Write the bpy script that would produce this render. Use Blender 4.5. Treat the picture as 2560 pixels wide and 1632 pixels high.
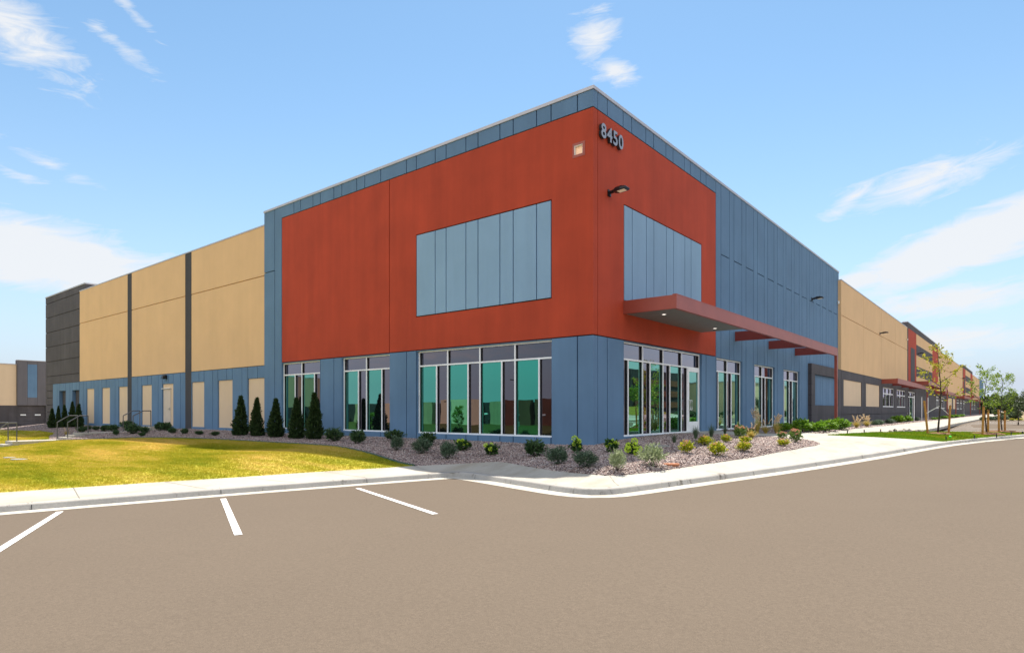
import bpy, math, random
import numpy as np
from mathutils import Vector, Matrix
from mathutils.geometry import delaunay_2d_cdt

R = math.radians
for o in list(bpy.data.objects):
    bpy.data.objects.remove(o)
sc = bpy.context.scene
COL = sc.collection

# ------------------------------------------------------------------ camera, world, sun, exposure
HEAD = R(39.192)                       # camera heading, left of +Y
cam_d = bpy.data.cameras.new("camera")
cam_d.sensor_width = 36.0
cam_d.lens = 36.0 * 1565.0 / 2560.0
cam_d.shift_y = (1027.0 - 816.0) / 2560.0
cam_d.clip_start = 0.1
cam_d.clip_end = 6000
cam = bpy.data.objects.new("camera", cam_d)
COL.objects.link(cam)
cam.location = (10.017, -16.161, 0.8)
cam.rotation_euler = (R(90), 0, HEAD)
sc.camera = cam

SUN_DIR = Vector((-0.275, 0.463, 1.0)).normalized()
SUN_EL = math.asin(SUN_DIR.z)
SUN_ROT = math.atan2(SUN_DIR.x, SUN_DIR.y)
sun_d = bpy.data.lights.new("sun", 'SUN')
sun_d.energy = 4.1
sun_d.angle = R(0.5)
sun_d.color = (1.0, 0.93, 0.82)
sun = bpy.data.objects.new("sun", sun_d)
COL.objects.link(sun)
sun.rotation_euler = SUN_DIR.to_track_quat('Z', 'Y').to_euler()
sun.location = (0, 0, 60)

sc.view_settings.view_transform = 'Standard'
sc.view_settings.look = 'None'
sc.view_settings.exposure = 1.0
sc.view_settings.gamma = 1.0
sc.render.engine = 'CYCLES'
sc.cycles.max_bounces = 8
sc.cycles.use_adaptive_sampling = True
try:
    sc.cycles.use_denoising = True
except Exception:
    pass

SKY_STRENGTH = 0.15
SKY_TINT = (.60, .705, .66, 1)
CLOUD_COL = (2.95, 3.02, 3.12, 1)
HORIZON_COL = (2.2, 2.46, 2.85, 1)
FILL_CLOUD_COL = (6.35, 6.15, 5.95, 1)


def build_world():
    w = bpy.data.worlds.new("World")
    sc.world = w
    w.use_nodes = True
    nt = w.node_tree
    nt.nodes.clear()
    N, L = nt.nodes.new, nt.links.new

    def m(op, a, b=None, c=None, clamp=False):
        n = N('ShaderNodeMath'); n.operation = op; n.use_clamp = clamp
        for i, v in enumerate((a, b, c)):
            if v is None: continue
            if isinstance(v, (int, float)): n.inputs[i].default_value = v
            else: L(v, n.inputs[i])
        return n.outputs[0]
    out = N('ShaderNodeOutputWorld'); bg = N('ShaderNodeBackground')
    L(bg.outputs[0], out.inputs[0])
    bg.inputs[1].default_value = SKY_STRENGTH
    sky = N('ShaderNodeTexSky'); sky.sky_type = 'NISHITA'
    sky.sun_disc = False
    sky.sun_elevation = SUN_EL; sky.sun_rotation = SUN_ROT
    sky.altitude = 1600; sky.air_density = 1.0; sky.dust_density = 0.5; sky.ozone_density = 1.6
    tc = N('ShaderNodeTexCoord')
    sep = N('ShaderNodeSeparateXYZ'); L(tc.outputs['Generated'], sep.inputs[0])
    x, y, z = sep.outputs
    s, c = math.sin(HEAD), math.cos(HEAD)
    fw = m('ADD', m('MULTIPLY', x, -s), m('MULTIPLY', y, c))
    rt = m('ADD', m('MULTIPLY', x, c), m('MULTIPLY', y, s))
    az = m('ARCTAN2', rt, fw)
    el = m('ARCSINE', z)
    # cirrus streaks: (azimuth, elevation, half length, half width, tilt) in degrees, strength
    clouds = [(-37.5, 11.3, 14, 3.6, -4, 1.35), (-39, 25.6, 7.5, 3.6, -24, .8), (-32.2, 26.4, 7.5, 1.2, -32, .46), (-31.2, 28.6, 5, .8, -36, .44),
              (-36.5, 17.6, 5.5, .9, -18, .5), (-38.5, 16.6, 4, .7, -14, .42),
              (7.6, 30.6, 3.6, 3.0, -35, .68), (9.2, 28.2, 3.2, 1.9, -24, .78), (8.2, 26.4, 1.6, .5, -15, .6),
              (36, 12.2, 11, 2.6, 17, 1.5), (28.5, 10.2, 6, 1.2, 13, 1.1), (33.0, 17.0, 8, 2.2, 8, .8), (28.5, 16.6, 3.5, 1.3, 28, .75),
              (35, 8.2, 11, 2.0, 5, .85), (34, 5.0, 10, 1.6, 4, .8),
              (75, 5, 24, 2.5, 4, .5), (-95, 5, 26, 2, -5, .5)]
    mask = None
    for a0, e0, ra, rb, rot, st in clouds:
        da = m('SUBTRACT', az, R(a0)); de = m('SUBTRACT', el, R(e0))
        cr, sr = math.cos(R(rot)), math.sin(R(rot))
        u = m('DIVIDE', m('ADD', m('MULTIPLY', da, cr), m('MULTIPLY', de, sr)), R(ra))
        v = m('DIVIDE', m('ADD', m('MULTIPLY', da, -sr), m('MULTIPLY', de, cr)), R(rb))
        r2 = m('ADD', m('MULTIPLY', u, u), m('MULTIPLY', v, v))
        k = m('MULTIPLY', m('SUBTRACT', 1.0, m('SQRT', r2), clamp=True), st * 1.25)
        mask = k if mask is None else m('MAXIMUM', mask, k)
    comb = N('ShaderNodeCombineXYZ')
    L(m('ADD', m('MULTIPLY', az, 7.0), m('MULTIPLY', el, -4.0)), comb.inputs[0])
    L(m('ADD', m('MULTIPLY', el, 26.0), m('MULTIPLY', az, -2.0)), comb.inputs[1])
    no = N('ShaderNodeTexNoise'); no.inputs['Scale'].default_value = 1.8
    no.inputs['Detail'].default_value = 9; no.inputs['Roughness'].default_value = .66
    no.inputs['Distortion'].default_value = .9
    L(comb.outputs[0], no.inputs['Vector'])
    thr = m('SUBTRACT', .66, m('MULTIPLY', mask, .56))
    dens = m('MULTIPLY', m('SUBTRACT', no.outputs['Fac'], thr), 2.9, clamp=True)
    dens = m('MULTIPLY', dens, m('MULTIPLY', mask, 4.0, clamp=True))
    veil = m('POWER', m('SUBTRACT', 1.0, m('MAXIMUM', z, 0.0), clamp=True), 5.0)
    veil = m('MULTIPLY', veil, 1.22, clamp=True)
    # unseen bright cloud added behind and above the view, fill light for the facades
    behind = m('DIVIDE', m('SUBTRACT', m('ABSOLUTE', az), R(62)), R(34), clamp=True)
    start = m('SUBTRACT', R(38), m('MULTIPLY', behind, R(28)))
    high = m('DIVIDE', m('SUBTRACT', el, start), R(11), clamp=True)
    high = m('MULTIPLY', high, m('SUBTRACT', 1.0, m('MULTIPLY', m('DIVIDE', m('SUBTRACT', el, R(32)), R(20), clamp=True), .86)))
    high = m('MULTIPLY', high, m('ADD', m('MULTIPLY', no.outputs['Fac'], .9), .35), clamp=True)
    gm = N('ShaderNodeMix'); gm.data_type = 'RGBA'; gm.blend_type = 'MULTIPLY'; gm.inputs[0].default_value = 1
    L(sky.outputs[0], gm.inputs[6]); gm.inputs[7].default_value = SKY_TINT
    mx = N('ShaderNodeMix'); mx.data_type = 'RGBA'
    L(veil, mx.inputs[0]); L(gm.outputs[2], mx.inputs[6]); mx.inputs[7].default_value = HORIZON_COL
    m2 = N('ShaderNodeMix'); m2.data_type = 'RGBA'
    L(m('MULTIPLY', dens, .93), m2.inputs[0]); L(mx.outputs[2], m2.inputs[6]); m2.inputs[7].default_value = CLOUD_COL
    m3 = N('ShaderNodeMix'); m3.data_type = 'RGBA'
    L(high, m3.inputs[0]); L(m2.outputs[2], m3.inputs[6]); m3.inputs[7].default_value = FILL_CLOUD_COL
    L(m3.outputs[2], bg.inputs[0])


build_world()

# ------------------------------------------------------------------ materials
MATS = {}


def base_mat(name):
    ma = bpy.data.materials.new(name)
    ma.use_nodes = True
    nt = ma.node_tree
    b = nt.nodes['Principled BSDF']
    MATS[name] = ma
    return ma, nt, b


def ramp(nt, fac, stops):
    r = nt.nodes.new('ShaderNodeValToRGB')
    e = r.color_ramp.elements
    while len(e) < len(stops): e.new(.5)
    for i, (p, c) in enumerate(stops):
        e[i].position = p; e[i].color = (*c, 1)
    nt.links.new(fac, r.inputs[0])
    return r.outputs[0]


def noise(nt, scale, detail=4, rough=.55, stretch=(1, 1, 1), coord='Object'):
    tc = nt.nodes.new('ShaderNodeTexCoord'); mp = nt.nodes.new('ShaderNodeMapping')
    mp.inputs['Scale'].default_value = stretch
    n = nt.nodes.new('ShaderNodeTexNoise')
    n.inputs['Scale'].default_value = scale; n.inputs['Detail'].default_value = detail
    n.inputs['Roughness'].default_value = rough
    nt.links.new(tc.outputs[coord], mp.inputs[0]); nt.links.new(mp.outputs[0], n.inputs['Vector'])
    return n.outputs['Fac']


def mixc(nt, fac, a, b, mode='MIX'):
    n = nt.nodes.new('ShaderNodeMix'); n.data_type = 'RGBA'; n.blend_type = mode
    for i, v in ((0, fac), (6, a), (7, b)):
        if isinstance(v, (int, float)): n.inputs[i].default_value = v
        elif isinstance(v, tuple): n.inputs[i].default_value = (*v, 1)
        else: nt.links.new(v, n.inputs[i])
    return n.outputs[2]


def bump(nt, b, h, dist, strength=1.0):
    n = nt.nodes.new('ShaderNodeBump'); n.inputs['Distance'].default_value = dist
    n.inputs['Strength'].default_value = strength
    nt.links.new(h, n.inputs['Height']); nt.links.new(n.outputs[0], b.inputs['Normal'])


def scale_c(c, k): return tuple(min(1, v * k) for v in c)


def painted_concrete(name, col, var=.12, rough=.75, streak=1.0):
    ma, nt, b = base_mat(name)
    big = noise(nt, .55, 4, .6)
    st = noise(nt, 1.6, 5, .6, (1.2, 1.2, .09))
    c1 = ramp(nt, big, [(.3, scale_c(col, 1 - var)), (.7, scale_c(col, 1 + var))])
    c2 = ramp(nt, st, [(.35, scale_c((1, 1, 1), 1 - .13 * streak)), (.62, (1, 1, 1))])
    nt.links.new(mixc(nt, 1.0, c1, c2, 'MULTIPLY'), b.inputs['Base Color'])
    b.inputs['Roughness'].default_value = rough
    b.inputs['Specular IOR Level'].default_value = .3
    bump(nt, b, noise(nt, 90, 3), .0022, .6)
    return ma


def plain(name, col, rough=.5, metal=0.0, spec=.5, var=0.06, scale=3.0):
    ma, nt, b = base_mat(name)
    n = noise(nt, scale, 4)
    nt.links.new(ramp(nt, n, [(.3, scale_c(col, 1 - var)), (.7, scale_c(col, 1 + var))]), b.inputs['Base Color'])
    b.inputs['Roughness'].default_value = rough; b.inputs['Metallic'].default_value = metal
    b.inputs['Specular IOR Level'].default_value = spec
    return ma


painted_concrete('red_paint', (.46, .058, .022), .11, streak=.9)
painted_concrete('blue_paint', (.124, .222, .355), .08, streak=.6)
painted_concrete('pale_blue_paint', (.25, .395, .55), .05, streak=.4)
painted_concrete('tan_paint', (.75, .49, .262), .04, streak=.2)
painted_concrete('pale_tan_paint', (.73, .55, .375), .04, streak=.25)
painted_concrete('grey_paint', (.088, .079, .086), .18, streak=1.6)
painted_concrete('dark_grey_paint', (.062, .058, .062), .12)
plain('coping_metal', (.50, .48, .50), .45, .3)
plain('white_frame', (.88, .89, .90), .42, .0)
plain('black_rubber', (.012, .012, .014), .6)
plain('red_metal', (.34, .075, .048), .42, .1, .5, .10, 1.2)
plain('dark_red_steel', (.20, .028, .02), .45, .0)
plain('soffit_metal', (.19, .21, .20), .55)
plain('black_metal', (.014, .014, .016), .35, .2)
plain('rail_metal', (.12, .12, .12), .40, .4)
plain('digit_metal', (.33, .34, .38), .40, .3)
plain('digit_edge', (.03, .03, .035), .5)
plain('white_paint', (.80, .79, .77), .6, 0, .3, .10, 22)
plain('door_paint', (.62, .52, .42), .5)
plain('steel', (.55, .55, .56), .3, .9)
plain('wood_stake', (.46, .22, .055), .75, 0, .3, .25, 9)
plain('bark', (.060, .050, .042), .9, 0, .2, .3, 14)
plain('yellow_paint', (.80, .55, .03), .5)
plain('green_plastic', (.10, .80, .05), .4)
plain('plastic_lid', (.27, .27, .25), .7)
plain('orange_clay', (.42, .17, .085), .8, 0, .3, .2, 12)
plain('tie_webbing', (.75, .74, .72), .7)
plain('dark_plastic', (.02, .02, .02), .5)
plain('green_edging', (.025, .075, .05), .6)
plain('roof_membrane', (.55, .54, .52), .8)


def emitter(name, col, e):
    ma, nt, b = base_mat(name)
    b.inputs['Base Color'].default_value = (*col, 1)
    b.inputs['Emission Color'].default_value = (*col, 1)
    b.inputs['Emission Strength'].default_value = e


emitter('lamp_glow', (1.0, .66, .42), .10)
emitter('downlight_glow', (1.0, .95, .85), .8)
emitter('lamp_lens', (.75, .66, .46), .10)


def glass(name, tint, graze):
    ma, nt, b = base_mat(name)
    nt.nodes.remove(b)
    out = nt.nodes['Material Output']
    gl = nt.nodes.new('ShaderNodeBsdfGlossy'); gl.inputs['Roughness'].default_value = 0.0
    df = nt.nodes.new('ShaderNodeBsdfDiffuse'); df.inputs[0].default_value = (.004, .006, .006, 1)
    lw = nt.nodes.new('ShaderNodeLayerWeight'); lw.inputs[0].default_value = .5
    f = nt.nodes.new('ShaderNodeMath'); f.operation = 'POWER'; f.inputs[1].default_value = 1.7
    nt.links.new(lw.outputs['Facing'], f.inputs[0])
    nt.links.new(mixc(nt, f.outputs[0], tint, graze), gl.inputs['Color'])
    bp = nt.nodes.new('ShaderNodeBump'); bp.inputs['Distance'].default_value = .02; bp.inputs['Strength'].default_value = .10
    nt.links.new(noise(nt, .9, 2, .4), bp.inputs['Height']); nt.links.new(bp.outputs[0], gl.inputs['Normal'])
    ad = nt.nodes.new('ShaderNodeAddShader')
    nt.links.new(gl.outputs[0], ad.inputs[0]); nt.links.new(df.outputs[0], ad.inputs[1])
    nt.links.new(ad.outputs[0], out.inputs[0])


glass('teal_glass', (.022, .29, .205), (.55, .76, .69))
glass('smoke_glass', (.085, .075, .085), (.70, .62, .70))


def concrete(name, col, dirt=1.0):
    ma, nt, b = base_mat(name)
    big = noise(nt, .6, 5, .65); fine = noise(nt, 18, 4, .7)
    st = noise(nt, 1.1, 6, .7, (1, .35, 1))
    c = ramp(nt, big, [(.3, scale_c(col, .92)), (.7, scale_c(col, 1.06))])
    c = mixc(nt, 1.0, c, ramp(nt, st, [(.30, scale_c((.97, .93, .86), 1 - .13 * dirt)), (.52, (1, 1, 1))]), 'MULTIPLY')
    c = mixc(nt, 1.0, c, ramp(nt, fine, [(.3, (.93, .93, .93)), (.6, (1, 1, 1))]), 'MULTIPLY')
    nt.links.new(c, b.inputs['Base Color'])
    b.inputs['Roughness'].default_value = .9; b.inputs['Specular IOR Level'].default_value = .2
    bump(nt, b, fine, .004, .4)


concrete('concrete', (.445, .415, .36), 1.5)
concrete('gutter_concrete', (.50, .47, .41), .6)


def kerb_mat():
    ma, nt, b = base_mat('kerb_concrete')
    col = (.43, .405, .37)
    big = noise(nt, .9, 5, .65); fine = noise(nt, 25, 4, .7)
    sc_ = noise(nt, 2.3, 6, .75, (1, 1, .4))
    c = ramp(nt, big, [(.3, scale_c(col, .85)), (.7, scale_c(col, 1.08))])
    c = mixc(nt, 1.0, c, ramp(nt, sc_, [(.32, (.34, .315, .28)), (.42, (1, 1, 1))]), 'MULTIPLY')
    c = mixc(nt, 1.0, c, ramp(nt, fine, [(.3, (.85, .85, .85)), (.6, (1, 1, 1))]), 'MULTIPLY')
    nt.links.new(c, b.inputs['Base Color']); b.inputs['Roughness'].default_value = .9
    b.inputs['Specular IOR Level'].default_value = .2
    bump(nt, b, fine, .006, .6)


kerb_mat()


def asphalt():
    ma, nt, b = base_mat('asphalt')
    col = (.141, .111, .084)
    f = noise(nt, 130, 3, .7); f2 = noise(nt, 28, 3, .6); big = noise(nt, .35, 4, .6)
    c = ramp(nt, f, [(.30, scale_c(col, .76)), (.5, col), (.70, scale_c(col, 1.26))])
    c = mixc(nt, 1.0, c, ramp(nt, f2, [(.3, (.90, .90, .90)), (.7, (1.06, 1.06, 1.06))]), 'MULTIPLY')
    c = mixc(nt, 1.0, c, ramp(nt, big, [(.3, (.98, .98, .98)), (.7, (1.03, 1.03, 1.03))]), 'MULTIPLY')
    nt.links.new(c, b.inputs['Base Color']); b.inputs['Roughness'].default_value = .95
    b.inputs['Specular IOR Level'].default_value = .12
    bump(nt, b, f, .004, .5)


asphalt()


def lawn_mat(name, green, dry, lo, hi, thin=.38):
    ma, nt, b = base_mat(name)
    a = noise(nt, .33, 5, .65, (.45, 1.6, 1)); d = noise(nt, 4.5, 4, .7)
    add = nt.nodes.new('ShaderNodeMath'); add.operation = 'MULTIPLY_ADD'
    nt.links.new(d, add.inputs[0]); add.inputs[1].default_value = .13; nt.links.new(a, add.inputs[2])
    c = ramp(nt, add.outputs[0], [(lo, green), ((lo + hi) / 2, mix3(mix3(green, dry, .5), (.39, .35, .012), .65)), (hi, dry)])
    geo = nt.nodes.new('ShaderNodeNewGeometry')
    c = mixc(nt, 1.0, c, ramp(nt, geo.outputs['Random Per Island'], [(0, (.92, .92, .92)), (1, (1.08, 1.07, 1.05))]), 'MULTIPLY')
    nt.links.new(c, b.inputs['Base Color']); b.inputs['Roughness'].default_value = .85
    b.inputs['Specular IOR Level'].default_value = .15
    tr = nt.nodes.new('ShaderNodeBsdfTranslucent'); nt.links.new(c, tr.inputs[0])
    ms = nt.nodes.new('ShaderNodeMixShader'); ms.inputs[0].default_value = thin
    nt.links.new(b.outputs[0], ms.inputs[1]); nt.links.new(tr.outputs[0], ms.inputs[2])
    nt.links.new(ms.outputs[0], nt.nodes['Material Output'].inputs[0])


def mix3(a, b, t): return tuple(x + (y - x) * t for x, y in zip(a, b))


lawn_mat('lawn_grass', (.185, .235, .005), (.64, .47, .13), .37, .74)
lawn_mat('island_turf', (.14, .24, .012), (.22, .25, .02), .55, .95)


lawn_mat('lawn_soil', (.185, .235, .005), (.64, .47, .13), .37, .74, 0.0)
lawn_mat('island_soil', (.14, .24, .012), (.22, .25, .02), .55, .95, 0.0)


def leaf_mat(name, c1, c2, transl=.25):
    ma, nt, b = base_mat(name)
    geo = nt.nodes.new('ShaderNodeNewGeometry')
    c = ramp(nt, geo.outputs['Random Per Island'], [(0, c1), (1, c2)])
    nt.links.new(c, b.inputs['Base Color'])
    b.inputs['Roughness'].default_value = .55; b.inputs['Specular IOR Level'].default_value = .3
    tr = nt.nodes.new('ShaderNodeBsdfTranslucent'); nt.links.new(c, tr.inputs[0])
    mx = nt.nodes.new('ShaderNodeMixShader'); mx.inputs[0].default_value = transl
    nt.links.new(b.outputs[0], mx.inputs[1]); nt.links.new(tr.outputs[0], mx.inputs[2])
    nt.links.new(mx.outputs[0], nt.nodes['Material Output'].inputs[0])


leaf_mat('arborvitae_leaf', (.014, .034, .010), (.060, .105, .030))
leaf_mat('dark_leaf', (.018, .048, .016), (.105, .185, .068))
leaf_mat('sage_leaf', (.045, .085, .045), (.17, .24, .15))
leaf_mat('pale_sage_leaf', (.16, .21, .09), (.46, .52, .30))
leaf_mat('hydrangea_leaf', (.014, .050, .010), (.055, .14, .024))
leaf_mat('lime_flower', (.58, .80, .04), (.78, .90, .12), .3)
leaf_mat('spirea_leaf', (.09, .20, .012), (.66, .60, .03), .3)
leaf_mat('rust_flower', (.62, .24, .15), (.75, .45, .30))
leaf_mat('rosy_leaf', (.075, .15, .035), (.20, .29, .06), .3)
leaf_mat('blue_grass', (.06, .10, .05), (.15, .21, .11))
leaf_mat('plume_grass', (.36, .34, .06), (.66, .46, .12))
leaf_mat('plume_head', (.62, .45, .26), (.80, .66, .46))
leaf_mat('green_leaf', (.07, .19, .014), (.27, .44, .03), .3)
leaf_mat('tree_leaf', (.09, .18, .016), (.32, .42, .045), .45)
leaf_mat('yellow_tree_leaf', (.22, .25, .015), (.55, .48, .045), .45)
leaf_mat('far_tree_leaf', (.045, .075, .030), (.10, .14, .055), .2)


def gravel_mat(name, stones):
    ma, nt, b = base_mat(name)
    if stones:
        geo = nt.nodes.new('ShaderNodeNewGeometry')
        fac = geo.outputs['Random Per Island']
    else:
        tc = nt.nodes.new('ShaderNodeTexCoord'); v = nt.nodes.new('ShaderNodeTexVoronoi')
        v.inputs['Scale'].default_value = 36
        nt.links.new(tc.outputs['Object'], v.inputs['Vector'])
        sp = nt.nodes.new('ShaderNodeSeparateColor'); nt.links.new(v.outputs['Color'], sp.inputs[0])
        fac = sp.outputs[0]
        bump(nt, b, v.outputs['Distance'], .03, 1.0)
    c = ramp(nt, fac, [(0, (.07, .052, .052)), (.3, (.24, .17, .16)), (.55, (.43, .32, .275)), (.8, (.36, .305, .295)), (1, (.62, .53, .47))])
    nt.links.new(c, b.inputs['Base Color']); b.inputs['Roughness'].default_value = .85
    b.inputs['Specular IOR Level'].default_value = .25


gravel_mat('gravel', False)
gravel_mat('gravel_stone', True)


def ground_mat():
    ma, nt, b = base_mat('dry_ground')
    a = noise(nt, .02, 5, .6); d = noise(nt, .4, 5, .7)
    c = ramp(nt, a, [(.35, (.16, .14, .055)), (.5, (.26, .20, .10)), (.7, (.34, .26, .15))])
    c = mixc(nt, 1.0, c, ramp(nt, d, [(.3, (.75, .75, .75)), (.7, (1.1, 1.1, 1.1))]), 'MULTIPLY')
    nt.links.new(c, b.inputs['Base Color']); b.inputs['Roughness'].default_value = .95


ground_mat()
painted_concrete('far_tan', (.40, .31, .19), .06)
plain('verge_turf', (.07, .065, .012), .9, 0, .1, .4, 1.5)
lawn_mat('bank_turf', (.085, .08, .016), (.22, .155, .05), .42, .75)
painted_concrete('neighbour_grey', (.15, .14, .155), .06)
plain('joint_shadow', (.20, .185, .16), .9)
plain('hill_earth', (.17, .16, .17), .95, 0, .1, .2, .004)
plain('rock_face', (.33, .29, .25), .9, 0, .2, .4, 2.5)
plain('dark_cladding', (.035, .030, .035), .7, 0, .3, .2, .3)
plain('brown_cladding', (.16, .055, .030), .7, 0, .3, .2, .3)
plain('mulch', (.20, .11, .065), .95, 0, .1, .35, 20)

# ------------------------------------------------------------------ object helpers


def tag(o, label=None, cat=None, group=None, kind=None):
    if label: o['label'] = label
    if cat: o['category'] = cat
    if group: o['group'] = group
    if kind: o['kind'] = kind
    return o


def empty(name, loc=(0, 0, 0), rz=0.0):
    o = bpy.data.objects.new(name, None)
    o.empty_display_size = .2
    COL.objects.link(o)
    o.location = loc
    o.rotation_euler = (0, 0, rz)
    return o


class MB:
    def __init__(s): s.v, s.f, s.mi = [], [], []

    def add(s, verts, faces, mi=0):
        n = len(s.v)
        s.v.extend(verts)
        for f in faces:
            s.f.append([i + n for i in f]); s.mi.append(mi)

    def box(s, x0, x1, y0, y1, z0, z1, mi=0):
        if x0 > x1: x0, x1 = x1, x0
        if y0 > y1: y0, y1 = y1, y0
        if z0 > z1: z0, z1 = z1, z0
        s.add([(x0, y0, z0), (x1, y0, z0), (x1, y1, z0), (x0, y1, z0), (x0, y0, z1), (x1, y0, z1), (x1, y1, z1), (x0, y1, z1)],
              [(0, 3, 2, 1), (4, 5, 6, 7), (0, 1, 5, 4), (1, 2, 6, 5), (2, 3, 7, 6), (3, 0, 4, 7)], mi)

    def tube(s, pts, rad, n=8, mi=0, caps=True):
        pts = [Vector(p) for p in pts]
        if not isinstance(rad, (list, tuple)): rad = [rad] * len(pts)
        rings = []
        for i, p in enumerate(pts):
            t = (pts[min(i + 1, len(pts) - 1)] - pts[max(i - 1, 0)]).normalized()
            a = t.cross(Vector((0, 0, 1)))
            if a.length < 1e-3: a = t.cross(Vector((1, 0, 0)))
            a.normalize(); b = t.cross(a)
            rings.append([tuple(p + (a * math.cos(2 * math.pi * k / n) + b * math.sin(2 * math.pi * k / n)) * rad[i]) for k in range(n)])
        base = len(s.v)
        for r_ in rings: s.v.extend(r_)
        for i in range(len(pts) - 1):
            for k in range(n):
                s.f.append([base + i * n + k, base + i * n + (k + 1) % n, base + (i + 1) * n + (k + 1) % n, base + (i + 1) * n + k]); s.mi.append(mi)
        if caps:
            s.f.append([base + k for k in range(n)][::-1]); s.mi.append(mi)
            s.f.append([base + (len(pts) - 1) * n + k for k in range(n)]); s.mi.append(mi)

    def build(s, name, mats, parent=None, bevel=0, smooth=False):
        me = bpy.data.meshes.new(name)
        me.from_pydata(s.v, [], s.f)
        for m_ in ([mats] if isinstance(mats, str) else mats): me.materials.append(MATS[m_])
        me.polygons.foreach_set('material_index', s.mi)
        if smooth: me.polygons.foreach_set('use_smooth', [True] * len(s.f))
        me.update()
        o = bpy.data.objects.new(name, me)
        COL.objects.link(o)
        if parent: 
            o.parent = parent
            if parent.parent is None: o.matrix_parent_inverse = Matrix.Translation(-Vector(parent.location))
        if bevel:
            bv = o.modifiers.new('bevel', 'BEVEL'); bv.width = bevel; bv.segments = 2; bv.limit_method = 'ANGLE'
        return o


def arr_mesh(name, V, Fq, mats, mi=None, parent=None):
    me = bpy.data.meshes.new(name)
    k = Fq.shape[1]
    me.vertices.add(len(V)); me.vertices.foreach_set('co', np.asarray(V, np.float32).ravel())
    me.loops.add(Fq.size); me.loops.foreach_set('vertex_index', Fq.astype(np.int32).ravel())
    me.polygons.add(len(Fq)); me.polygons.foreach_set('loop_start', np.arange(0, Fq.size, k, dtype=np.int32))
    me.polygons.foreach_set('loop_total', np.full(len(Fq), k, np.int32))
    for m_ in ([mats] if isinstance(mats, str) else mats): me.materials.append(MATS[m_])
    if mi is not None: me.polygons.foreach_set('material_index', np.asarray(mi, np.int32))
    me.update(calc_edges=True)
    me.validate()
    return me


def link(name, me, parent=None, loc=None):
    o = bpy.data.objects.new(name, me)
    COL.objects.link(o)
    if parent: o.parent = parent
    if loc: o.location = loc
    return o


# ------------------------------------------------------------------ terrain heights
def lot_z(x, y): return np.minimum(-.76 + .02 * (np.asarray(x) - 4.09) + .008 * (np.asarray(y) + 6.4), -.27)


CP = np.array([(-4.02, -14.14, -.87), (-3.42, -12.17, -.85), (-2.64, -9.36, -.81), (-1.57, -6.52, -.76), (-.9, -4.85, -.74), (1.82, -5.72, -.69), (3.83, -6.23, -.65), (4.72, -3.42, -.61), (5.49, 0, -.57), (6.58, 6.21, -.50), (7.75, 13.79, -.42), (10.07, 21.38, -.31), (13.3, 28.8, -.2),
               (-7, -22, -.98), (-11, -32, -1.2), (16, 34, -.16),
               (0, 0, -.23), (-3.5, 0, -.245), (-8, 0, -.24), (-13, 0, -.24), (-20, 0, -.245), (-28, 0, -.23), (-36, 0, -.24), (-46, .1, -.24), (-55, .2, -.3), (0, 1.86, -.11), (0, 4.5, -.05), (0, 8, -.02), (0, 13, -.03), (0, 20, -.03), (0, 30, -.03), (.2, 45, -.03), (.2, 70, -.03), (.2, 110, -.03), (.2, 170, -.03), (.2, 240, -.03),
               (1.7, 8.2, -.03), (2.2, 14, -.05), (3.2, 20, -.07), (3.4, 40, -.1), (3.4, 70, -.1), (3.4, 120, -.1), (3.4, 240, -.1),
               (6.2, 20, -.16), (6.2, 30, -.15), (6.2, 50, -.15), (6.2, 75, -.15), (6.2, 120, -.15), (6.2, 240, -.15),
               (-18.6, -4.9, -.6), (-11.8, -4.87, -.59), (-7.6, -5.1, -.5), (-5.9, -5.13, -.54), (2.96, -4.5, -.40), (2.9, -1, -.28), (2.87, 2.5, -.05), (3.1, -5.1, -.5),
               (-30.5, -2.2, -.42), (-30.5, -4.2, -.46), (-30.5, -5.4, -.78), (-30.5, -7.2, -.95), (-30.5, -9, -1.15), (-20, -10, -.95), (-14, -14, -1.05), (-24, -20, -1.45), (-40, -6, -1.), (-40, -12, -1.3), (-55, -6, -1.), (-60, -20, -1.5), (-40, -30, -1.7), (-20, -32, -1.45)])


def _U(r2): return np.where(r2 > 0, r2 * np.log(np.maximum(r2, 1e-12)), 0)


_n = len(CP)
_K = _U(((CP[:, None, :2] - CP[None, :, :2]) ** 2).sum(-1)) + .5 * np.eye(_n)
_P = np.c_[np.ones(_n), CP[:, :2]]
_W = np.linalg.solve(np.block([[_K, _P], [_P.T, np.zeros((3, 3))]]), np.r_[CP[:, 2], 0, 0, 0])


def T(x, y):
    x = np.asarray(x, float); y = np.asarray(y, float)
    d = (x[..., None] - CP[:, 0]) ** 2 + (y[..., None] - CP[:, 1]) ** 2
    return _U(d) @ _W[:_n] + _W[-3] + _W[-2] * x + _W[-1] * y


def inside(px, py, poly):
    r = np.zeros(len(px), bool)
    n = len(poly)
    for i in range(n):
        x1, y1 = poly[i]; x2, y2 = poly[(i + 1) % n]
        c = (y1 > py) != (y2 > py)
        with np.errstate(divide='ignore', invalid='ignore'):
            xi = (x2 - x1) * (py - y1) / (y2 - y1 if y2 != y1 else 1e-9) + x1
        r ^= c & (px < xi)
    return r


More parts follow.
